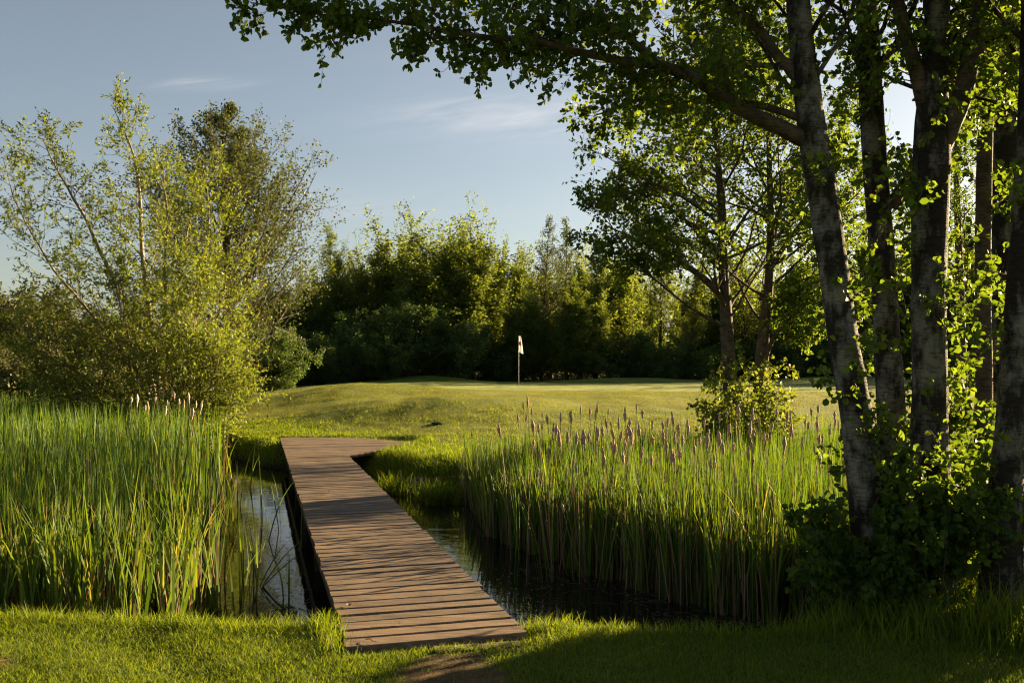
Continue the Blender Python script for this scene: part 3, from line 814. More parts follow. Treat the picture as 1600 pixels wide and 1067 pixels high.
        k2, h2 = spawn(k1, h1, 9, .2, 1, (.5, 1.0), lambda t, p: .36 * p * (1.2 - .6 * t), 6, -.01, .16, .01, rng)
        k3, h3 = spawn(k2, h2, 5, .2, 1, (.5, 1.0), lambda t, p: .4 * p + .05, 4, -.01, .2, .01, rng)
        tubes(w, k1, np.maximum(h1, .003), 6, rng); tubes(tw, k2, np.maximum(h2, .0018), 4, rng); tubes(tw, k3, np.maximum(h3, .0012), 3, rng)
        leaves(lf, k3, 6, (.036, .065), .85, rng, droop=.25, keep=.8); leaves(lf, k2, 5, (.036, .065), .85, rng)
        extra.append(('twigs', tw, BARK['twig']))
        bm = BARK['birch'] if key in 'ABCDF' else BARK['brown']
        make_tree('tree', label, 'tree', base, w, lf, bm, LEAF['alder'], group, extra)

    # bush of suckers round the trunks
    def bush(base, n, hgt, spread, leaf, label, lm='alder', dens=1.0, name='bush', per=9, stemcol='twig', asp=.85, group=None, lo=.3):
        base = np.array([base[0], base[1], float(H(base[0], base[1])) - .02])
        a = rng.uniform(0, 6.28, n); rr = spread * .25 * np.sqrt(rng.random(n))
        st = np.stack([np.cos(a) * rr, np.sin(a) * rr, np.zeros(n)], 1)
        out = rng.uniform(.1, .9, n) * spread
        L = hgt * rng.uniform(.4, 1.3, n)
        s = np.linspace(0, 1, 9)
        Pp = st[:, None] + s[None, :, None] ** 1.1 * (np.stack([np.cos(a) * out, np.sin(a) * out, L * (1 - .25 * (out / spread) ** 2)], 1))[:, None]
        Pp = Pp + np.cumsum(rng.normal(size=Pp.shape) * .012 * hgt, 1) * s[None, :, None]
        Rr = np.tile((1 - .8 * s)[None], (n, 1)) * .006 * hgt
        w = Geo(); lf = Geo(); tubes(w, Pp, Rr, 5, rng)
        c1, r1 = spawn(Pp, Rr, 9, lo, 1, (.5, 1.2), lambda t, p: .34 * p * (1.15 - .6 * t), 6, .04, .16, .01, rng)
        c2, r2 = spawn(c1, r1, 4, .2, 1, (.5, 1.1), lambda t, p: .45 * p, 4, .03, .2, .01, rng)
        tubes(w, c1, np.maximum(r1, .0015), 3, rng); tubes(w, c2, np.maximum(r2, .0012), 3, rng)
        leaves(lf, c1, int(per * dens), leaf, asp, rng); leaves(lf, c2, int(per * .7 * dens), leaf, asp, rng); leaves(lf, Pp, int(6 * dens), leaf, asp, rng, t0=.4)
        root = empty(name, base, label, 'bush', group)
        w.build('stems', BARK[stemcol], root); lf.build('foliage', LEAF[lm], root)
        return root
    bush((2.36, 6.05), 14, .8, .44, (.034, .066), 'dark leafy bush with lit tips at the foot of the leaning pale trunk')
    bush((2.78, 6.02), 10, .85, .36, (.034, .066), 'dark round-leaved bush wrapped round the thick forked trunk')
    bush((3.2, 6.7), 9, 1.2, .28, (.045, .07), 'tall dark bush between the forked trunk and the trunk at the picture edge')
    bush((3.70, 6.1), 8, 1.1, .26, (.045, .07), 'small sunlit leafy bush at the right picture edge by the tall grass')
    bush((3.6, 14.1), 30, 1.75, .8, (.05, .085), 'small bright green bush at the foot of the twin trunks beyond the cattails', 'willow', 1, 'bush', 7, 'twig', .7)
    return bush


def build_twin_trees():
    rng = np.random.default_rng(57)
    data = [
        ([(1143, 735, 14.6, 30), (1140, 600, 14.6, 27), (1135, 500, 14.6, 23), (1130, 420, 14.6, 19), (1128, 340, 14.6, 15), (1122, 250, 14.6, 11), (1115, 150, 14.6, 8), (1108, 20, 14.6, 3)],
         [[(1133, 470, 14.6, 13), (1116, 448, 14.5, 12), (1071, 413, 14.4, 9), (1033, 394, 14.3, 6), (975, 365, 14.2, 3), (945, 352, 14.2, 2)],
          [(1130, 410, 14.6, 10), (1090, 360, 14.7, 8), (1040, 320, 14.8, 5), (975, 290, 14.9, 2)]],
         'slender dark tree of the twin pair beyond the cattails, its crown leaning over the pond'),
        ([(1186, 738, 14.9, 34), (1187, 650, 14.9, 30), (1190, 560, 14.9, 26), (1196, 500, 14.9, 21), (1202, 440, 14.9, 17), (1205, 360, 14.9, 14), (1202, 250, 14.9, 10), (1196, 120, 14.9, 5), (1190, 0, 14.9, 2)],
         [[(1193, 585, 14.8, 8), (1199, 545, 14.7, 8), (1214, 520, 14.6, 6), (1240, 490, 14.6, 4), (1275, 455, 14.6, 2)],
          [(1204, 420, 14.9, 10), (1235, 370, 15, 7), (1275, 320, 15, 4), (1310, 250, 15, 2)]],
         'slender dark twin tree beyond the cattails with a sunlit side branch low on its trunk'),
        ([(1504, 660, 24, 22), (1502, 560, 24, 18), (1500, 450, 24, 16), (1496, 330, 24, 12), (1492, 200, 24, 8), (1490, 80, 24, 3)], [],
         'tree standing far behind the near trunks, past the cattail bed'),
    ]
    for k, (rows, limbs, label) in enumerate(data):
        b0 = P3(*rows[0][:3]); base = np.array([b0[0], b0[1], float(H(b0[0], b0[1])) - .03])
        P, R = px_limb(rows, 40, base); R = R * .82
        w = Geo(); lf = Geo(); tw = Geo(); extra = []
        tubes(w, P, R, 12, rng, 0, .04)
        L1, r1 = spawn(P, R, 46, .30, .99, (.65, 1.25), lambda t, p: 2.5 * np.clip((1.12 - t) * 1.5, .25, 1) + 0 * p, 9, .02, .12, .010, rng, 1, .55)
        allP = [L1]; allR = [r1]
        for rws in limbs:
            Pl, Rl = px_limb(rws, 18, base); lg = Geo(); tubes(lg, Pl, Rl, 7, rng, 0, .03); extra.append(('limb', lg, BARK['brown']))
            a, b = spawn(Pl, Rl, 14, .2, 1, (.5, 1.1), lambda t, p: .9 * (1.2 - .6 * t) + 0 * p, 9, .02, .14, .01, rng); allP.append(a); allR.append(b)
        L1 = np.concatenate(allP); r1 = np.concatenate(allR)
        tubes(w, L1, np.maximum(r1, .003), 5, rng)
        L2, r2 = spawn(L1, r1, 9, .2, 1, (.5, 1.1), lambda t, p: .38 * p * (1.2 - .7 * t) + .08, 6, -.005, .16, .01, rng)
        L3, r3 = spawn(L2, r2, 4, .2, 1, (.5, 1.1), lambda t, p: .42 * p + .05, 4, -.01, .2, .01, rng)
        tubes(tw, L2, np.maximum(r2, .0025), 3, rng); tubes(tw, L3, np.maximum(r3, .0018), 3, rng)
        leaves(lf, L3, 7, (.04, .072), .75, rng, jit=.02); leaves(lf, L2, 6, (.04, .072), .75, rng, jit=.03); leaves(lf, L1, 9, (.04, .072), .75, rng, t0=.3, jit=.03)
        extra.append(('twigs', tw, BARK['twig']))
        make_tree('tree', label, 'tree', base, w, lf, BARK['brown'], LEAF['alder'], 'trees beyond the cattail bed', extra)


def build_left_trees():
    rng = np.random.default_rng(77)
    # willow: a fan of stems
    D = 21.0
    base = P3(262, 690, D); base[2] = float(H(base[0], base[1])) - .05
    stems = [
        [(258, 690, 21, 9), (232, 560, 20.8, 7), (180, 430, 20.6, 6), (130, 320, 20.4, 4.5), (95, 275, 20.3, 3), (68, 215, 20.2, 1.2)],
        [(262, 690, 21, 10), (240, 560, 21, 8), (222, 420, 21, 7), (213, 300, 21, 5), (207, 240, 21, 3.5), (190, 190, 21, 2), (172, 160, 21, 1)],
        [(262, 690, 21, 8), (215, 580, 20.3, 6), (150, 500, 19.8, 5), (80, 420, 19.4, 3.5), (30, 330, 19.2, 2), (5, 250, 19.2, 1)],
        [(268, 690, 21, 8), (262, 560, 20.2, 6), (255, 440, 19.8, 5), (262, 340, 19.6, 3), (255, 260, 19.6, 1.2)],
        [(272, 690, 21, 8), (290, 570, 20.6, 6), (312, 450, 20.3, 4.5), (325, 360, 20.2, 3), (320, 300, 20.2, 1.2)],
        [(276, 690, 21, 7), (308, 590, 20.4, 5), (335, 510, 20.1, 4), (352, 450, 20, 2.5), (356, 420, 20, 1)],
        [(280, 690, 21, 7), (322, 640, 20, 4), (345, 610, 19.6, 2.5), (352, 580, 19.4, 1)],
        [(255, 690, 21, 7), (180, 620, 20, 5), (110, 570, 19.4, 3.5), (50, 520, 19, 2), (20, 500, 19, 1)],
        [(260, 690, 21, 6), (235, 610, 19.4, 4), (200, 520, 18.8, 3), (185, 440, 18.6, 1.2)],
        [(268, 690, 21, 6), (285, 600, 19.2, 4), (300, 520, 18.6, 3), (300, 450, 18.4, 1.2)],
        [(268, 690, 21, 7), (250, 560, 22, 5), (280, 420, 22.4, 4), (300, 320, 22.6, 2), (310, 260, 22.6, 1)],
        [(274, 690, 21, 6), (318, 620, 19.3, 4), (332, 570, 18.8, 3), (340, 540, 18.6, 1.2)],
        [(264, 690, 21, 6), (150, 640, 19.6, 4), (90, 610, 19, 2)],
    ]
    w = Geo(); lf = Geo(); tw = Geo()
    for k, rows in enumerate(stems):
        P, R = px_limb(rows, 26, base)
        P = P + np.cumsum(rng.normal(size=P.shape), 1) * .012
        tubes(w, P, R, 7, rng)
        Lh = np.linalg.norm(P[0, -1] - P[0, 0])
        m = int(8 + Lh * 10.5) if rows[-1][1] > 400 else int(4 + Lh * 6.5)
        c1, r1 = spawn(P, R, m, .14, 1, (.5, 1.15), lambda t, p: 1.6 * np.clip(1.25 - .8 * t, .45, 1) + 0 * p, 9, .02, .10, .008, rng, 1, .6)
        c2, r2 = spawn(c1, r1, 8, .15, 1, (.4, .95), lambda t, p: .42 * p * (1.15 - .6 * t) + .06, 6, .02, .14, .008, rng)
        tubes(tw, c1, np.maximum(r1, .003), 3, rng); tubes(tw, c2, np.maximum(r2, .0022), 3, rng)
        leaves(lf, c1, 12, (.06, .11), .38, rng, False, droop=.1, along=.8, jit=.02); leaves(lf, c2, 11, (.06, .11), .38, rng, False, droop=.1, along=.8)
    make_tree('willow_tree', 'feathery yellow-green willow fanning out of the reeds left of the boardwalk', 'tree', base, w, lf, BARK['pale'], LEAF['willow'], None, [('twigs', tw, BARK['twig'])])
    # tall darker tree behind it
    rows = [(362, 650, 26, 20), (360, 570, 26, 18), (356, 470, 26, 15), (353, 370, 26, 11), (350, 270, 26, 7), (346, 178, 26, 2)]
    base = P3(362, 650, 26); base[2] = float(H(base[0], base[1])) - .05
    P, R = px_limb(rows, 34, base)
    w = Geo(); lf = Geo(); tw = Geo(); tubes(w, P, R, 9, rng, 0, .03)
    c1, r1 = spawn(P, R, 95, .13, .985, (.6, 1.1), lambda t, p: 4.5 * np.clip((1.03 - t) * 1.35, .12, 1.0) + 0 * p, 10, .035, .06, .009, rng, 1, .5)
    c2, r2 = spawn(c1, r1, 11, .2, 1, (.4, .9), lambda t, p: .36 * p * (1.2 - .75 * t) + .08, 7, .06, .10, .009, rng)
    c3, r3 = spawn(c2, r2, 4, .2, 1, (.4, .9), lambda t, p: .36 * p + .05, 4, .04, .12, .009, rng)
    tubes(w, c1, np.maximum(r1, .005), 5, rng); tubes(tw, c2, np.maximum(r2, .0035), 3, rng); tubes(tw, c3, np.maximum(r3, .0025), 3, rng)
    leaves(lf, c3, 9, (.05, .088), .75, rng, False, jit=.05, lref=1.3); leaves(lf, c2, 10, (.05, .088), .75, rng, False, jit=.08, lref=1.3); leaves(lf, c1, 20, (.05, .09), .75, rng, False, jit=.08, t0=.2, lref=1.2)
    make_tree('tree', 'upright dark-twigged tree rising behind the feathery willow', 'tree', base, w, lf, BARK['brown'], LEAF['dark'], None, [('twigs', tw, BARK['twig'])])


def proto(seed, h, shape, leaf, per, lm, wm):
    """a woodland tree at the origin; shape: broad, airy, conical, thorn, scrub"""
    rng = np.random.default_rng(seed)
    w = Geo(); lf = Geo(); s = np.linspace(0, 1, 24)

    def stem(dx, dy, hh, r):
        P = np.zeros((1, 24, 3)); P[0, :, 2] = s * hh
        P[0, :, 0] = dx * s ** 1.2 + np.cumsum(rng.normal(size=24)) * .012 * hh / 8; P[0, :, 1] = dy * s ** 1.2 + np.cumsum(rng.normal(size=24)) * .012 * hh / 8
        return P, (r * (1 - .93 * s ** .8))[None]
    if shape == 'broad':
        st = [stem(rng.normal() * .5, rng.normal() * .5, h, .16)] + [stem(math.cos(a) * h * .2, math.sin(a) * h * .24, h * rng.uniform(.62, .95), .11) for a in rng.uniform(0, 6.28, 8)]
        arg = (34, .06, (.4, 1.15), lambda t, p: .25 * h * np.clip((1.06 - t) * 1.3, .28, 1) + 0 * p, .09)
    elif shape == 'airy':
        st = [stem(rng.normal() * .5, rng.normal() * .5, h, .12), stem(rng.normal() * 1.0, rng.normal() * 1.0, h * .85, .09)]
        arg = (38, .22, (.4, .95), lambda t, p: .24 * h * np.clip((1.08 - t) * 1.3, .2, 1) + 0 * p, .07)
    elif shape == 'conical':
        st = [stem(rng.normal() * .3, rng.normal() * .3, h, .13)]
        arg = (75, .12, (.6, 1.1), lambda t, p: .23 * h * np.clip((1.04 - t) * 1.25, .12, 1) + 0 * p, .06)
    elif shape == 'thorn':
        st = [stem(math.cos(a) * h * q, math.sin(a) * h * q, h * (1.0 - .4 * q * q), .07) for a, q in zip(rng.uniform(0, 6.28, 16), rng.uniform(.1, 1.1, 16))]
        arg = (15, .05, (.5, 1.3), lambda t, p: .34 * h * np.clip((1.15 - t) * 1.2, .3, 1) + 0 * p, .02)
    else:
        st = [stem(math.cos(a) * h * q, math.sin(a) * h * q, h * rng.uniform(.6, 1.05) * (1 - .3 * q), .06) for a, q in zip(rng.uniform(0, 6.28, 18), rng.uniform(.05, .8, 18))]
        arg = (14, .08, (.4, 1.0), lambda t, p: .26 * h * np.clip((1.1 - t) * 1.3, .25, 1) + 0 * p, .08)
    m, t0, ang, lf_, trop = arg
    for P, R in st:
        tubes(w, P, R, 7, rng)
        c1, r1 = spawn(P, R, m, t0, .86 if shape == 'broad' else .99, ang, lf_, 8, trop, .10, .010, rng, 1, .55)
        if shape in ('broad', 'airy'):
            wh, wr = spawn(P, R, 9, .7, .99, (.12, .55), lambda t, p: .17 * h + 0 * p, 7, .05, .07, .006, rng, 1, .6)
            tubes(w, wh, np.maximum(wr, .006), 3, rng); leaves(lf, wh, 26, leaf, .6, rng, False, t0=.05, jit=.07)
            wh2, wr2 = spawn(wh, wr, 5, .2, .95, (.4, .9), lambda t, p: .3 * p, 4, .04, .1, .006, rng); leaves(lf, wh2, 9, leaf, .6, rng, False, jit=.06)
        c2, r2 = spawn(c1, r1, 7, .2, 1, (.4, 1.0), lambda t, p: .40 * p * (1.2 - .7 * t) + .1, 5, trop * .6, .14, .01, rng)
        tubes(w, c1, np.maximum(r1, .008), 3, rng); tubes(w, c2, np.maximum(r2, .006), 3, rng)
        J = {'broad': .12, 'airy': .10, 'conical': .08, 'thorn': .10, 'scrub': .12}[shape]
        leaves(lf, c2, int(per * 1.3), leaf, .7, rng, False, droop=.1, jit=J, lref=1.3); leaves(lf, c1, int(per * 1.3), leaf, .7, rng, False, t0=.3, jit=J, lref=1.2)
    root = bpy.data.objects.new('tree', None); COL.objects.link(root)
    w.build('trunk' if shape in ('broad', 'airy', 'conical') else 'stems', wm, root); lf.build('crown' if shape in ('broad', 'airy', 'conical') else 'foliage', lm, root)
    root['_h'] = h
    return root


def build_woodland():
    rng = np.random.default_rng(91)
    tw, br = BARK['twig'], BARK['brown']
    LF = LEAF['far']
    pr = dict(
        broad=[proto(1, 10, 'broad', (.10, .19), 26, LF, br), proto(2, 10, 'broad', (.10, .19), 26, LF, br)],
        airy=[proto(3, 11, 'airy', (.08, .15), 18, LF, br), proto(4, 11, 'airy', (.08, .15), 17, LF, br)],
        conical=[proto(5, 11, 'conical', (.07, .13), 12, LEAF['dark'], br)],
        thorn=[proto(6, 4, 'thorn', (.09, .16), 13, LEAF['thorn'], tw), proto(7, 4, 'thorn', (.09, .16), 13, LEAF['thorn'], tw)],
        scrub=[proto(8, 5, 'scrub', (.07, .14), 26, LEAF['olive'], tw)],
    )
    used = set()

    def put(kind, px, top, d, label, group, wide=1.0, var=None):
        k = var if var is not None else int(rng.integers(len(pr[kind])))
        o = pr[kind][k % len(pr[kind])]
        x = (px - CX) / F * d; zb = float(H(x, d)) - .05
        hh = CAMZ + (HY - top) / F * d - zb
        sc = hh / o['_h'] * .93
        key = (kind, k % len(pr[kind]))
        nm = {'thorn': 'hawthorn_bush', 'scrub': 'willow_shrub'}.get(kind, 'tree')
        c = copy_tree(o)
        c.name = nm; c.location = (x, d, zb); c.rotation_euler = (0, 0, rng.uniform(0, 6.28)); wide *= {'broad': 1.3, 'airy': 1.25, 'conical': 1.2}.get(kind, 1.2); c.scale = (sc * wide, sc * wide, sc)
        tag(c, label, 'bush' if kind in ('thorn', 'scrub') else 'tree', group)
    G = 'trees of the wood behind the green'
    for a in [
        ('broad', 655, 328, 62, 'tall bushy tree with a ragged sunlit top above the hawthorns, tallest of the middle wood', .95, 0),
        ('broad', 737, 334, 61, 'tall sunlit tree next to the gap of sky, right of the tallest middle tree', .95, 1),
        ('broad', 692, 372, 57, 'bushy tree in front of and between the two tall sunlit middle trees', 1.1, 0),
        ('airy', 606, 346, 66, 'airy dark tree with see-through top left of the tallest middle tree', .9, 0),
        ('airy', 522, 350, 64, 'pale feathery tree showing just past the branch tips of the upright dark-twigged tree', .9, 1),
        ('broad', 562, 385, 63, 'lower dark tree between the pale feathery tree and the airy dark one', .9, 1),
        ('broad', 478, 425, 60, 'shaded tree glimpsed under the spreading branches of the upright dark-twigged tree', .9, 0),
        ('broad', 778, 378, 65, 'low-topped tree filling the dip in the skyline left of the slim pair', .8, 0),
        ('conical', 845, 320, 60, 'slim pointed tree with bare dark twigs, above the flag, left of its pair', .85, 0),
        ('conical', 886, 322, 61.5, 'slim pointed tree with bare dark twigs, right of its pair', .85, 0),
        ('broad', 930, 372, 58, 'lit tree whose top meets the crown of the twin trees', .9, 1),
        ('broad', 835, 445, 55, 'dark leafy tree right behind the flag, under the slim pointed pair', 1.0, 1),
        ('broad', 905, 430, 54, 'shaded leafy tree right of the flag at the edge of the green', 1.0, 0),
        ('airy', 985, 400, 58, 'thin-stemmed tree seen under the left side of the twin crowns', 1.0, 0),
        ('airy', 1030, 350, 62, 'thin-stemmed tree with sky between its branches under the twin crowns', .9, 1),
        ('airy', 1075, 390, 57, 'thin-stemmed tree just left of the first twin trunk', .9, 0),
        ('airy', 1165, 380, 60, 'tree seen in the gap between the two twin trunks', .9, 1),
        ('broad', 1240, 400, 58, 'leafy tree at the edge of the green between twin trunks and leaning pale trunk', .9, 0),
        ('airy', 1300, 360, 63, 'tree seen just left of the leaning pale trunk across the green', .9, 0),
        ('airy', 1350, 330, 60, 'far tree seen between the leaning pale trunk and the dark slim trunk', .9, 1),
        ('broad', 1420, 350, 62, 'far tree seen between the dark slim trunk and the forked trunk', .9, 1),
        ('airy', 1490, 320, 63, 'far tree seen just right of the forked trunk', .9, 0),
        ('broad', 1550, 360, 66, 'far tree seen behind the thinnest dark trunk', .9, 0),
        ('broad', 420, 445, 58, 'shaded tree behind the upright dark-twigged tree, above the dark bushes', .9, 1),
        ('broad', 1640, 330, 66, 'tree at the far edge of the wood, cut by the right picture edge', .9, 1),
    ]:
        put(*a[:4], a[4], G, a[5], a[6])
    for k, (px, top) in enumerate([(450, 430), (540, 405), (585, 400), (630, 390), (680, 385), (715, 380), (765, 400), (810, 392), (860, 395), (905, 398), (950, 400), (1000, 430), (1095, 420), (1130, 400), (1200, 400), (1270, 410), (1330, 400), (1390, 390), (1460, 380), (1520, 380)]):
        put('broad', px, top, 70 + (k % 3) * 2.0, 'tree of the back row filling the wood behind the taller front trees', 'back row of the wood', 1.0)
    # the wood carries on past the picture edge and shades the green from there
    for k in range(12):
        x = 36 + k * 4.6 + rng.normal(); d = 63 + k * 2.0 + rng.normal() * 2
        put('broad', CX + x / d * F, HY - 8.8 / d * F, d, 'tree of the wood that carries on past the right picture edge', 'trees past the picture edge', .9)
    for x, d in ((27.5, 49.5), (31.5, 48.5), (36, 52), (42, 56)):
        put('broad', CX + x / d * F, HY - 6.6 / d * F, d, 'tree standing forward of the wood by the right picture edge', 'trees forward of the wood', .8)
    T = 'hawthorns in front of the wood'
    for a in [
        (640, 474, 50, 'largest dark hawthorn dome in the middle of the far bank', 1.05), (700, 497, 51, 'dark hawthorn at the right end of the row, behind the far mound', .9),
        (560, 488, 52, 'dark hawthorn at the middle of the row, left of the largest dome', 1.0), (598, 520, 48, 'low dark hawthorn standing before the row left of the far mound', .9),
        (500, 528, 47, 'low black-green hawthorn near the shaded turf, right of the willow side', 1.0), (452, 535, 46, 'low dark hawthorn over the shaded turf crest', 1.0),
        (402, 500, 40, 'brighter green hawthorn beside the willow foliage', .85), (420, 548, 40, 'small hawthorn below the brighter green one', .8)]:
        put('thorn', a[0], a[1], a[2], a[3], T, a[4])
    S = 'olive willow shrubs at the left'
    for a in [(40, 440, 33, 'olive willow shrub at the left edge behind the reeds, tallest of its row', 1.0), (110, 470, 31, 'olive willow shrub tucked behind the feathery willow', 1.0), (-40, 405, 36, 'olive willow shrub cut by the left picture edge', 1.0),
              (5, 500, 28, 'low olive willow shrub at the left edge just over the reeds', .9), (75, 520, 27, 'low olive willow shrub at the back of the reed bed', .9), (170, 500, 33, 'olive willow shrub seen through the feathery willow', 1.0)]:
        put('scrub', a[0], a[1], a[2], a[3], S, a[4])
    for a in [(780, 520, 55, 'low dark thicket bush left of the flag at the foot of the wood'), (1000, 515, 54, 'low dark thicket bush under the thin-stemmed trees'), (1065, 530, 55, 'low dark thicket bush left of the twin trunks'),
              (1225, 525, 55, 'low dark thicket bush just right of the twin trunks'), (1290, 520, 56, 'low dark thicket bush beside the leaning pale trunk'), (1385, 520, 57, 'low dark thicket bush seen between near trunks'), (1160, 535, 57, 'low dark thicket bush seen between the twin trunks')]:
        put('thorn', a[0], a[1], a[2], a[3], 'thicket bushes at the foot of the wood', 1.0)
    for kind in pr:
        for o in pr[kind]:
            for ch in list(o.children): bpy.data.objects.remove(ch)
            bpy.data.objects.remove(o)
    # tangled undergrowth and the far wood, one mass each
    def mass(name, n, x0, x1, y0, y1, h, size, mat, label, seed, mask=None):
        r = np.random.default_rng(seed)
        x = r.uniform(x0, x1, n); y = r.uniform(y0, y1, n)
        if mask is not None:
            k = mask(x, y); x, y = x[k], y[k]
        n = len(x)
        top = h * (.55 + 1.3 * (fbm(x * .35, y * .35, seed) + .3))
        z = H(x, y) + top * np.sqrt(r.random(n))
        P = np.stack([x, y, z], 1)[:, None] + np.stack([np.zeros((n, 3)), r.normal(size=(n, 3)) * .25, r.normal(size=(n, 3)) * .4], 1)
        g = Geo(); leaves(g, P, 3, size, .7, r, False, t0=0)
        tag(g.build(name, mat), label, 'undergrowth', kind='stuff')
    mass('undergrowth', 26000, -12, 48, 54.5, 70, 1.7, (.1, .2), LEAF['far'], 'dark tangled undergrowth along the foot of the wood', 5)
    mass('distant_woods', 20000, -75, 100, 78, 95, 4.6, (.25, .5), LEAF['far'], 'distant dark wood glimpsed between the trunks', 6)
    mass('bank_undergrowth', 9000, -26, -7.5, 24.5, 34, 1.3, (.07, .13), LEAF['olive'], 'shaded scrub between the reeds and the left shrubs', 7, lambda x, y: (y > far_shore(x) + .8) & (x < -8 - (y - 24) * .12))


# ------------------------------------------------------------------ small things
def build_small():
    rng = np.random.default_rng(5)
    # flagstick
    p = P3(810.5, 600, 40.0); p[2] = float(H(p[0], p[1]))
    top = P3(809, 524.5, 40.0)[2] - p[2]
    root = empty('flagstick', p, 'white golf flagstick with a drooping white flag standing on the green', 'flagstick')
    g = Geo(); n = 12; Pp = np.zeros((1, n, 3)); Pp[0, :, 2] = np.linspace(-.05, top, n); tubes(g, Pp, np.full((1, n), .013), 10, rng)
    g.build('pole', plain_mat('white_painted_pole', (.62, .6, .55), .4, .1), root)
    g = Geo(); nu, nv = 14, 22; hgt = .70
    V = []
    for j in range(nv):
        t = j / (nv - 1)
        for i in range(nu):
            s = i / (nu - 1)
            wdt = .07 + .15 * t ** .8
            x = .015 + s * wdt; z = top - .02 - t * hgt * (1 - .03 * s) - .10 * s * t
            y = .035 * math.sin(s * 9 + t * 2.0) * (.3 + t) - .01
            V.append((x - .035 * t, y, z))
    q = [(j * nu + i, j * nu + i + 1, (j + 1) * nu + i + 1, (j + 1) * nu + i) for j in range(nv - 1) for i in range(nu - 1)]
    g.add(V, q)
    fm, nt, out = new_mat('white_flag_cloth'); L = nt.links.new
    pb = N(nt, 'ShaderNodeBsdfPrincipled', Roughness=.8); pb.inputs['Base Color'].default_value = (.8, .79, .76, 1)
    tr = N(nt, 'ShaderNodeBsdfTranslucent'); tr.inputs[0].default_value = (.7, .66, .6, 1)
    mx = N(nt, 'ShaderNodeMixShader'); mx.inputs[0].default_value = .3; L(pb.outputs[0], mx.inputs[1]); L(tr.outputs[0], mx.inputs[2]); L(mx.outputs[0], out.inputs[0])
    fl = g.build('flag', fm, root)
    rm = plain_mat('red_emblem', (.5, .03, .03), .7, .1)
    for sgn in (-1, 1):
        g = Geo(); vs = []; c = (.045, .4)
        for k in range(20):
            a = k / 20 * 6.283
            t = .45 + .13 * math.sin(a); s = np.clip(.42 + .42 * math.cos(a), 0, 1)
            wdt = .07 + .15 * t ** .8
            vs.append((.015 + s * wdt - .035 * t, .035 * math.sin(s * 9 + t * 2) * (.3 + t) - .01 + sgn * .004, top - .02 - t * hgt * (1 - .03 * s) - .1 * s * t))
        t, s = .45, .42; wdt = .07 + .15 * t ** .8
        vs.append((.015 + s * wdt - .035 * t, .035 * math.sin(s * 9 + t * 2) * (.3 + t) - .01 + sgn * .004, top - .02 - t * hgt * (1 - .03 * s) - .1 * s * t))
        g.add(vs, None, [(k, (k + 1) % 20, 20) for k in range(20)])
        g.build('emblem', rm, fl)

    # rock on the bank
    def rock(px, py, d, sx, sy, sz, label, mat, name='rock'):
        c = P3(px, py, d); c[2] = float(H(c[0], c[1])) + sz * .25
        g = Geo(); nu, nv = 20, 12; V = []
        r = np.random.default_rng(int(px))
        ph = r.uniform(0, 6.28, 6)
        for j in range(nv + 1):
            th = math.pi * j / nv
            for i in range(nu):
                a = 6.283 * i / nu
                f = 1 + .16 * math.sin(2 * a + ph[0]) * math.sin(th) + .12 * math.sin(3 * a + ph[1] + 2 * th) + .09 * math.sin(5 * a + ph[2] - 3 * th) * math.sin(th)
                f = min(f, 1.08) + .05 * r.normal()
                V.append((sx * f * math.sin(th) * math.cos(a), sy * f * math.sin(th) * math.sin(a), sz * f * math.cos(th)))
        q = [(j * nu + i, j * nu + (i + 1) % nu, (j + 1) * nu + (i + 1) % nu, (j + 1) * nu + i) for j in range(nv) for i in range(nu)]
        g.add(V, q); o = g.build(name, mat); o.location = c
        tag(o, label, 'rock' if name == 'rock' else 'turf scrape'); return o
    rock(655, 743, 14.75, .19, .13, .12, 'grey rock sitting on the grassy bank right of the boardwalk', plain_mat('grey_stone', (.085, .07, .06), .9, .45, 12, .2, .8))
    s = rock(684, 664, 21.2, .15, .12, .035, 'small dark turf scrape in the sunny slope beyond the boardwalk', plain_mat('dark_soil', (.03, .022, .014), .95, .4), 'divot')
    # old plank on the left bank
    g = Geo(); c = P3(418, 716, 16.9); c[2] = float(H(c[0], c[1])) + .06
    g.box((0, 0, 0), .55, .12, .07, norm(np.array([.93, .37, .05])), norm(np.array([-.37, .93, 0])))
    o = g.build('old_plank', plain_mat('grey_old_wood', (.12, .095, .07), .85, .4, 10), None, False); o.location = c
    tag(o, 'old grey plank lying on the shaded bank left of the boardwalk', 'plank')
    # fallen leaves and twigs on the deck
    lm = leaf_mat('dry_leaf', [(0, (.2, .12, .05)), (1, (.34, .24, .12))], .2, (1.2, 1.1, .8))
    for u, v, L, lab in ((.85, .08, .06, 'curled pale dry leaf on the second boards near the left deck edge'), (.35, .33, .03, 'small dark dry leaf on the nearest boards of the boardwalk'), (10.9, .95, .05, 'pale dry leaf at the notch corner of the boardwalk'), (9.2, .12, .06, 'pale dry leaf at the far left edge of the boardwalk'), (6.3, .35, .05, 'pale dry leaf in the middle of the boardwalk')):
        g = Geo(); k = 9; V = []
        for i in range(k):
            s = i / (k - 1); wv = L * .32 * math.sin(math.pi * (s * .92 + .04))
            for sd in (-1, 0, 1): V.append((s * L - L / 2, sd * wv, .004 + abs(sd) * wv * .6 + .25 * L * (s - .5) ** 2))
        q = [(i * 3 + j, i * 3 + j + 1, (i + 1) * 3 + j + 1, (i + 1) * 3 + j) for i in range(k - 1) for j in range(2)]
        g.add(V, q); o = g.build('fallen_leaf', lm); o.location = deck_pt(u, v, .006); o.rotation_euler = (0, 0, rng.uniform(0, 6.28)); tag(o, lab, 'leaf')
    g = Geo(); Pp = np.array([[[0, 0, .004], [.03, .02, .012], [.07, .03, .006], [.11, .05, .012]]]); tubes(g, Pp, np.array([[.003, .003, .0025, .001]]), 5, rng)
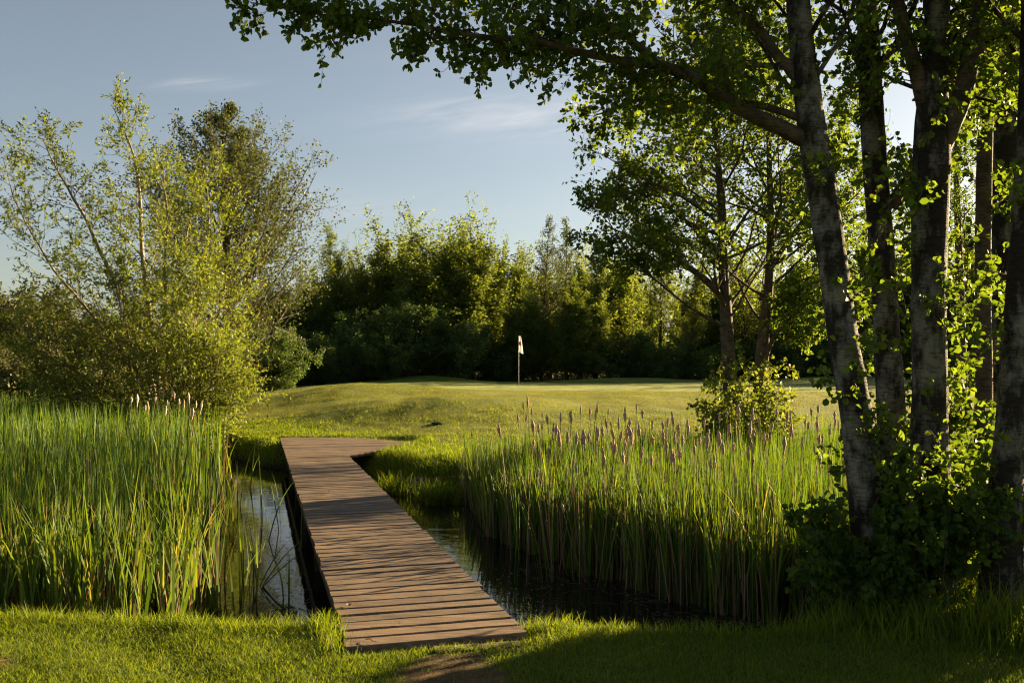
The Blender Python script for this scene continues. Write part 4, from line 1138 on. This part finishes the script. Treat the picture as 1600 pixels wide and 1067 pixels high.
    o = g.build('twig', BARK['twig']); o.location = deck_pt(.08, .1, .008); o.rotation_euler = (0, 0, -1.2); tag(o, 'short dark twig lying on the last board at the near deck corner', 'twig')
    # floating bits on the water
    g = Geo(); n = 3200
    x = rng.uniform(-3.2, 3.2, n); y = rng.uniform(6.3, 10.5, n)
    k = (fbm(x * 1.2, y * 1.2, 17) > -.02) & (H(x, y) < WATER) & ~on_deck(x, y, .05) & ((y < 7.6 + .4 * fbm(x * 2, y, 3)) | (x > .2)); x, y = x[k], y[k]; n = len(x)
    Pp = np.stack([x, y, np.full(n, WATER + .004)], 1)[:, None] + np.stack([np.zeros((n, 3)), rng.normal(size=(n, 3)) * [.04, .04, 0], rng.normal(size=(n, 3)) * [.05, .05, 0]], 1)
    tubes(g, Pp, np.tile([[.002, .003, .0015]], (n, 1)), 4, rng)
    n = 3000
    x = rng.uniform(-3.4, 3.0, n); y = rng.uniform(6.2, 12.5, n)
    k = (fbm(x * 1.4, y * .8, 27) > .02 - .1 * (y < 7.6)) & (H(x, y) < WATER - .01) & ~on_deck(x, y, .03); x, y = x[k], y[k]; n = len(x)
    a = rng.uniform(0, 6.28, n); q = rng.uniform(.005, .02, n)
    ca = np.stack([np.cos(a), np.sin(a), np.zeros(n)], 1) * q[:, None]; cb = np.stack([-np.sin(a), np.cos(a), np.zeros(n)], 1) * (q * rng.uniform(.4, 1, n))[:, None]
    c0 = np.stack([x, y, np.full(n, WATER + .003)], 1)
    g.add(np.stack([c0 - ca, c0 - cb, c0 + ca, c0 + cb], 1).reshape(-1, 3), np.arange(n)[:, None] * 4 + [0, 1, 2, 3], mat=1)
    tag(g.build('floating_debris', [BARK['twig'], LEAF['straw']]), 'broken stalks and debris floating on the dark water', 'debris', kind='stuff')


# ------------------------------------------------------------------ sky, light, camera
def build_light():
    w = bpy.data.worlds.new('World'); scene.world = w; w.use_nodes = True
    nt = w.node_tree; nt.nodes.clear(); L = nt.links.new
    out = N(nt, 'ShaderNodeOutputWorld'); bg = N(nt, 'ShaderNodeBackground')
    sky = N(nt, 'ShaderNodeTexSky', sky_type='NISHITA'); sky.sun_disc = False
    sky.sun_elevation = SUN_EL; sky.sun_rotation = SUN_AZ; sky.air_density = 1.0; sky.dust_density = 1.0; sky.ozone_density = 1.0
    hs = N(nt, 'ShaderNodeHueSaturation'); hs.inputs['Saturation'].default_value = .7; hs.inputs['Value'].default_value = .49
    L(sky.outputs[0], hs.inputs['Color'])
    # thin high cloud wisps
    tc = N(nt, 'ShaderNodeTexCoord'); sep = N(nt, 'ShaderNodeSeparateXYZ'); L(tc.outputs['Generated'], sep.inputs[0])
    def M(op, a, b=0.0, c=None):
        n = N(nt, 'ShaderNodeMath', operation=op)
        for k, v in enumerate((a, b) if c is None else (a, b, c)):
            if hasattr(v, 'is_output'): L(v, n.inputs[k])
            else: n.inputs[k].default_value = v
        return n.outputs[0]
    yy = M('MAXIMUM', sep.outputs[1], .05)
    u = M('DIVIDE', sep.outputs[0], yy); v = M('DIVIDE', sep.outputs[2], yy)
    cv = N(nt, 'ShaderNodeCombineXYZ'); L(M('MULTIPLY', u, 5.0), cv.inputs[0]); L(M('MULTIPLY_ADD', u, -6.0, M('MULTIPLY', v, 46.0)), cv.inputs[1])
    n1 = N(nt, 'ShaderNodeTexNoise', Scale=1.0, Detail=7, Roughness=.62, Distortion=.5); L(cv.outputs[0], n1.inputs[0])
    cov = None
    for u0, v0, su, sv, amp in ((.02, .272, .13, .026, 1.0), (-.35, .308, .055, .007, .7), (-.42, .19, .25, .02, .3), (-.14, .17, .12, .012, .4), (.3, .33, .3, .04, .4)):
        e = M('ADD', M('POWER', M('ABSOLUTE', M('DIVIDE', M('SUBTRACT', u, u0), su)), 2.0), M('POWER', M('ABSOLUTE', M('DIVIDE', M('SUBTRACT', v, v0), sv)), 2.0))
        g = M('MULTIPLY', M('POWER', 2.718, M('MULTIPLY', e, -1.0)), amp)
        cov = g if cov is None else M('MAXIMUM', cov, g)
    r0 = ramp(nt, [(.36, (0, 0, 0)), (.72, (.75, .75, .75))]); L(n1.outputs[0], r0.inputs[0])
    r = N(nt, 'ShaderNodeMath', operation='MULTIPLY'); L(r0.outputs[0], r.inputs[0]); L(cov, r.inputs[1])
    mx = N(nt, 'ShaderNodeMix', data_type='RGBA'); L(r.outputs[0], mx.inputs[0]); L(hs.outputs[0], mx.inputs[6])
    mx.inputs[7].default_value = (3.0, 3.0, 3.1, 1)
    L(mx.outputs[2], bg.inputs[0]); bg.inputs[1].default_value = .05
    L(bg.outputs[0], out.inputs[0])
    sd = bpy.data.lights.new('sun', 'SUN'); sd.energy = 5.0; sd.angle = math.radians(.5); sd.color = (1, .76, .42)
    so = bpy.data.objects.new('sun', sd); COL.objects.link(so)
    d = Vector((math.sin(SUN_AZ) * math.cos(SUN_EL), math.cos(SUN_AZ) * math.cos(SUN_EL), math.sin(SUN_EL)))
    so.rotation_euler = d.to_track_quat('Z', 'Y').to_euler(); so.location = d * 50
    cd = bpy.data.cameras.new('camera'); co = bpy.data.objects.new('camera', cd); COL.objects.link(co)
    co.location = (0, 0, CAMZ); co.rotation_euler = (math.pi / 2, 0, 0)
    cd.sensor_width = 36; cd.lens = F / 1600 * 36; cd.shift_y = (HY - 533.5) / 1600; cd.clip_end = 3000; cd.clip_start = .05
    cd.dof.use_dof = True; cd.dof.focus_distance = 13.5; cd.dof.aperture_fstop = 9.0
    scene.camera = co
    scene.view_settings.view_transform = 'Standard'; scene.view_settings.look = 'None'; scene.view_settings.exposure = 2.5; scene.view_settings.gamma = 1
    c = scene.cycles
    c.max_bounces = 7; c.diffuse_bounces = 4; c.glossy_bounces = 3; c.transmission_bounces = 5; c.transparent_max_bounces = 4
    c.use_denoising = True; c.pixel_filter_type = 'BLACKMAN_HARRIS'; c.filter_width = 1.15; c.sample_clamp_indirect = 6; c.caustics_reflective = False; c.caustics_refractive = False


build_terrain()
build_water()
build_boardwalk()
build_grass()
build_reeds()
build_near_trees()
build_twin_trees()
build_left_trees()
build_woodland()
build_small()
build_light()
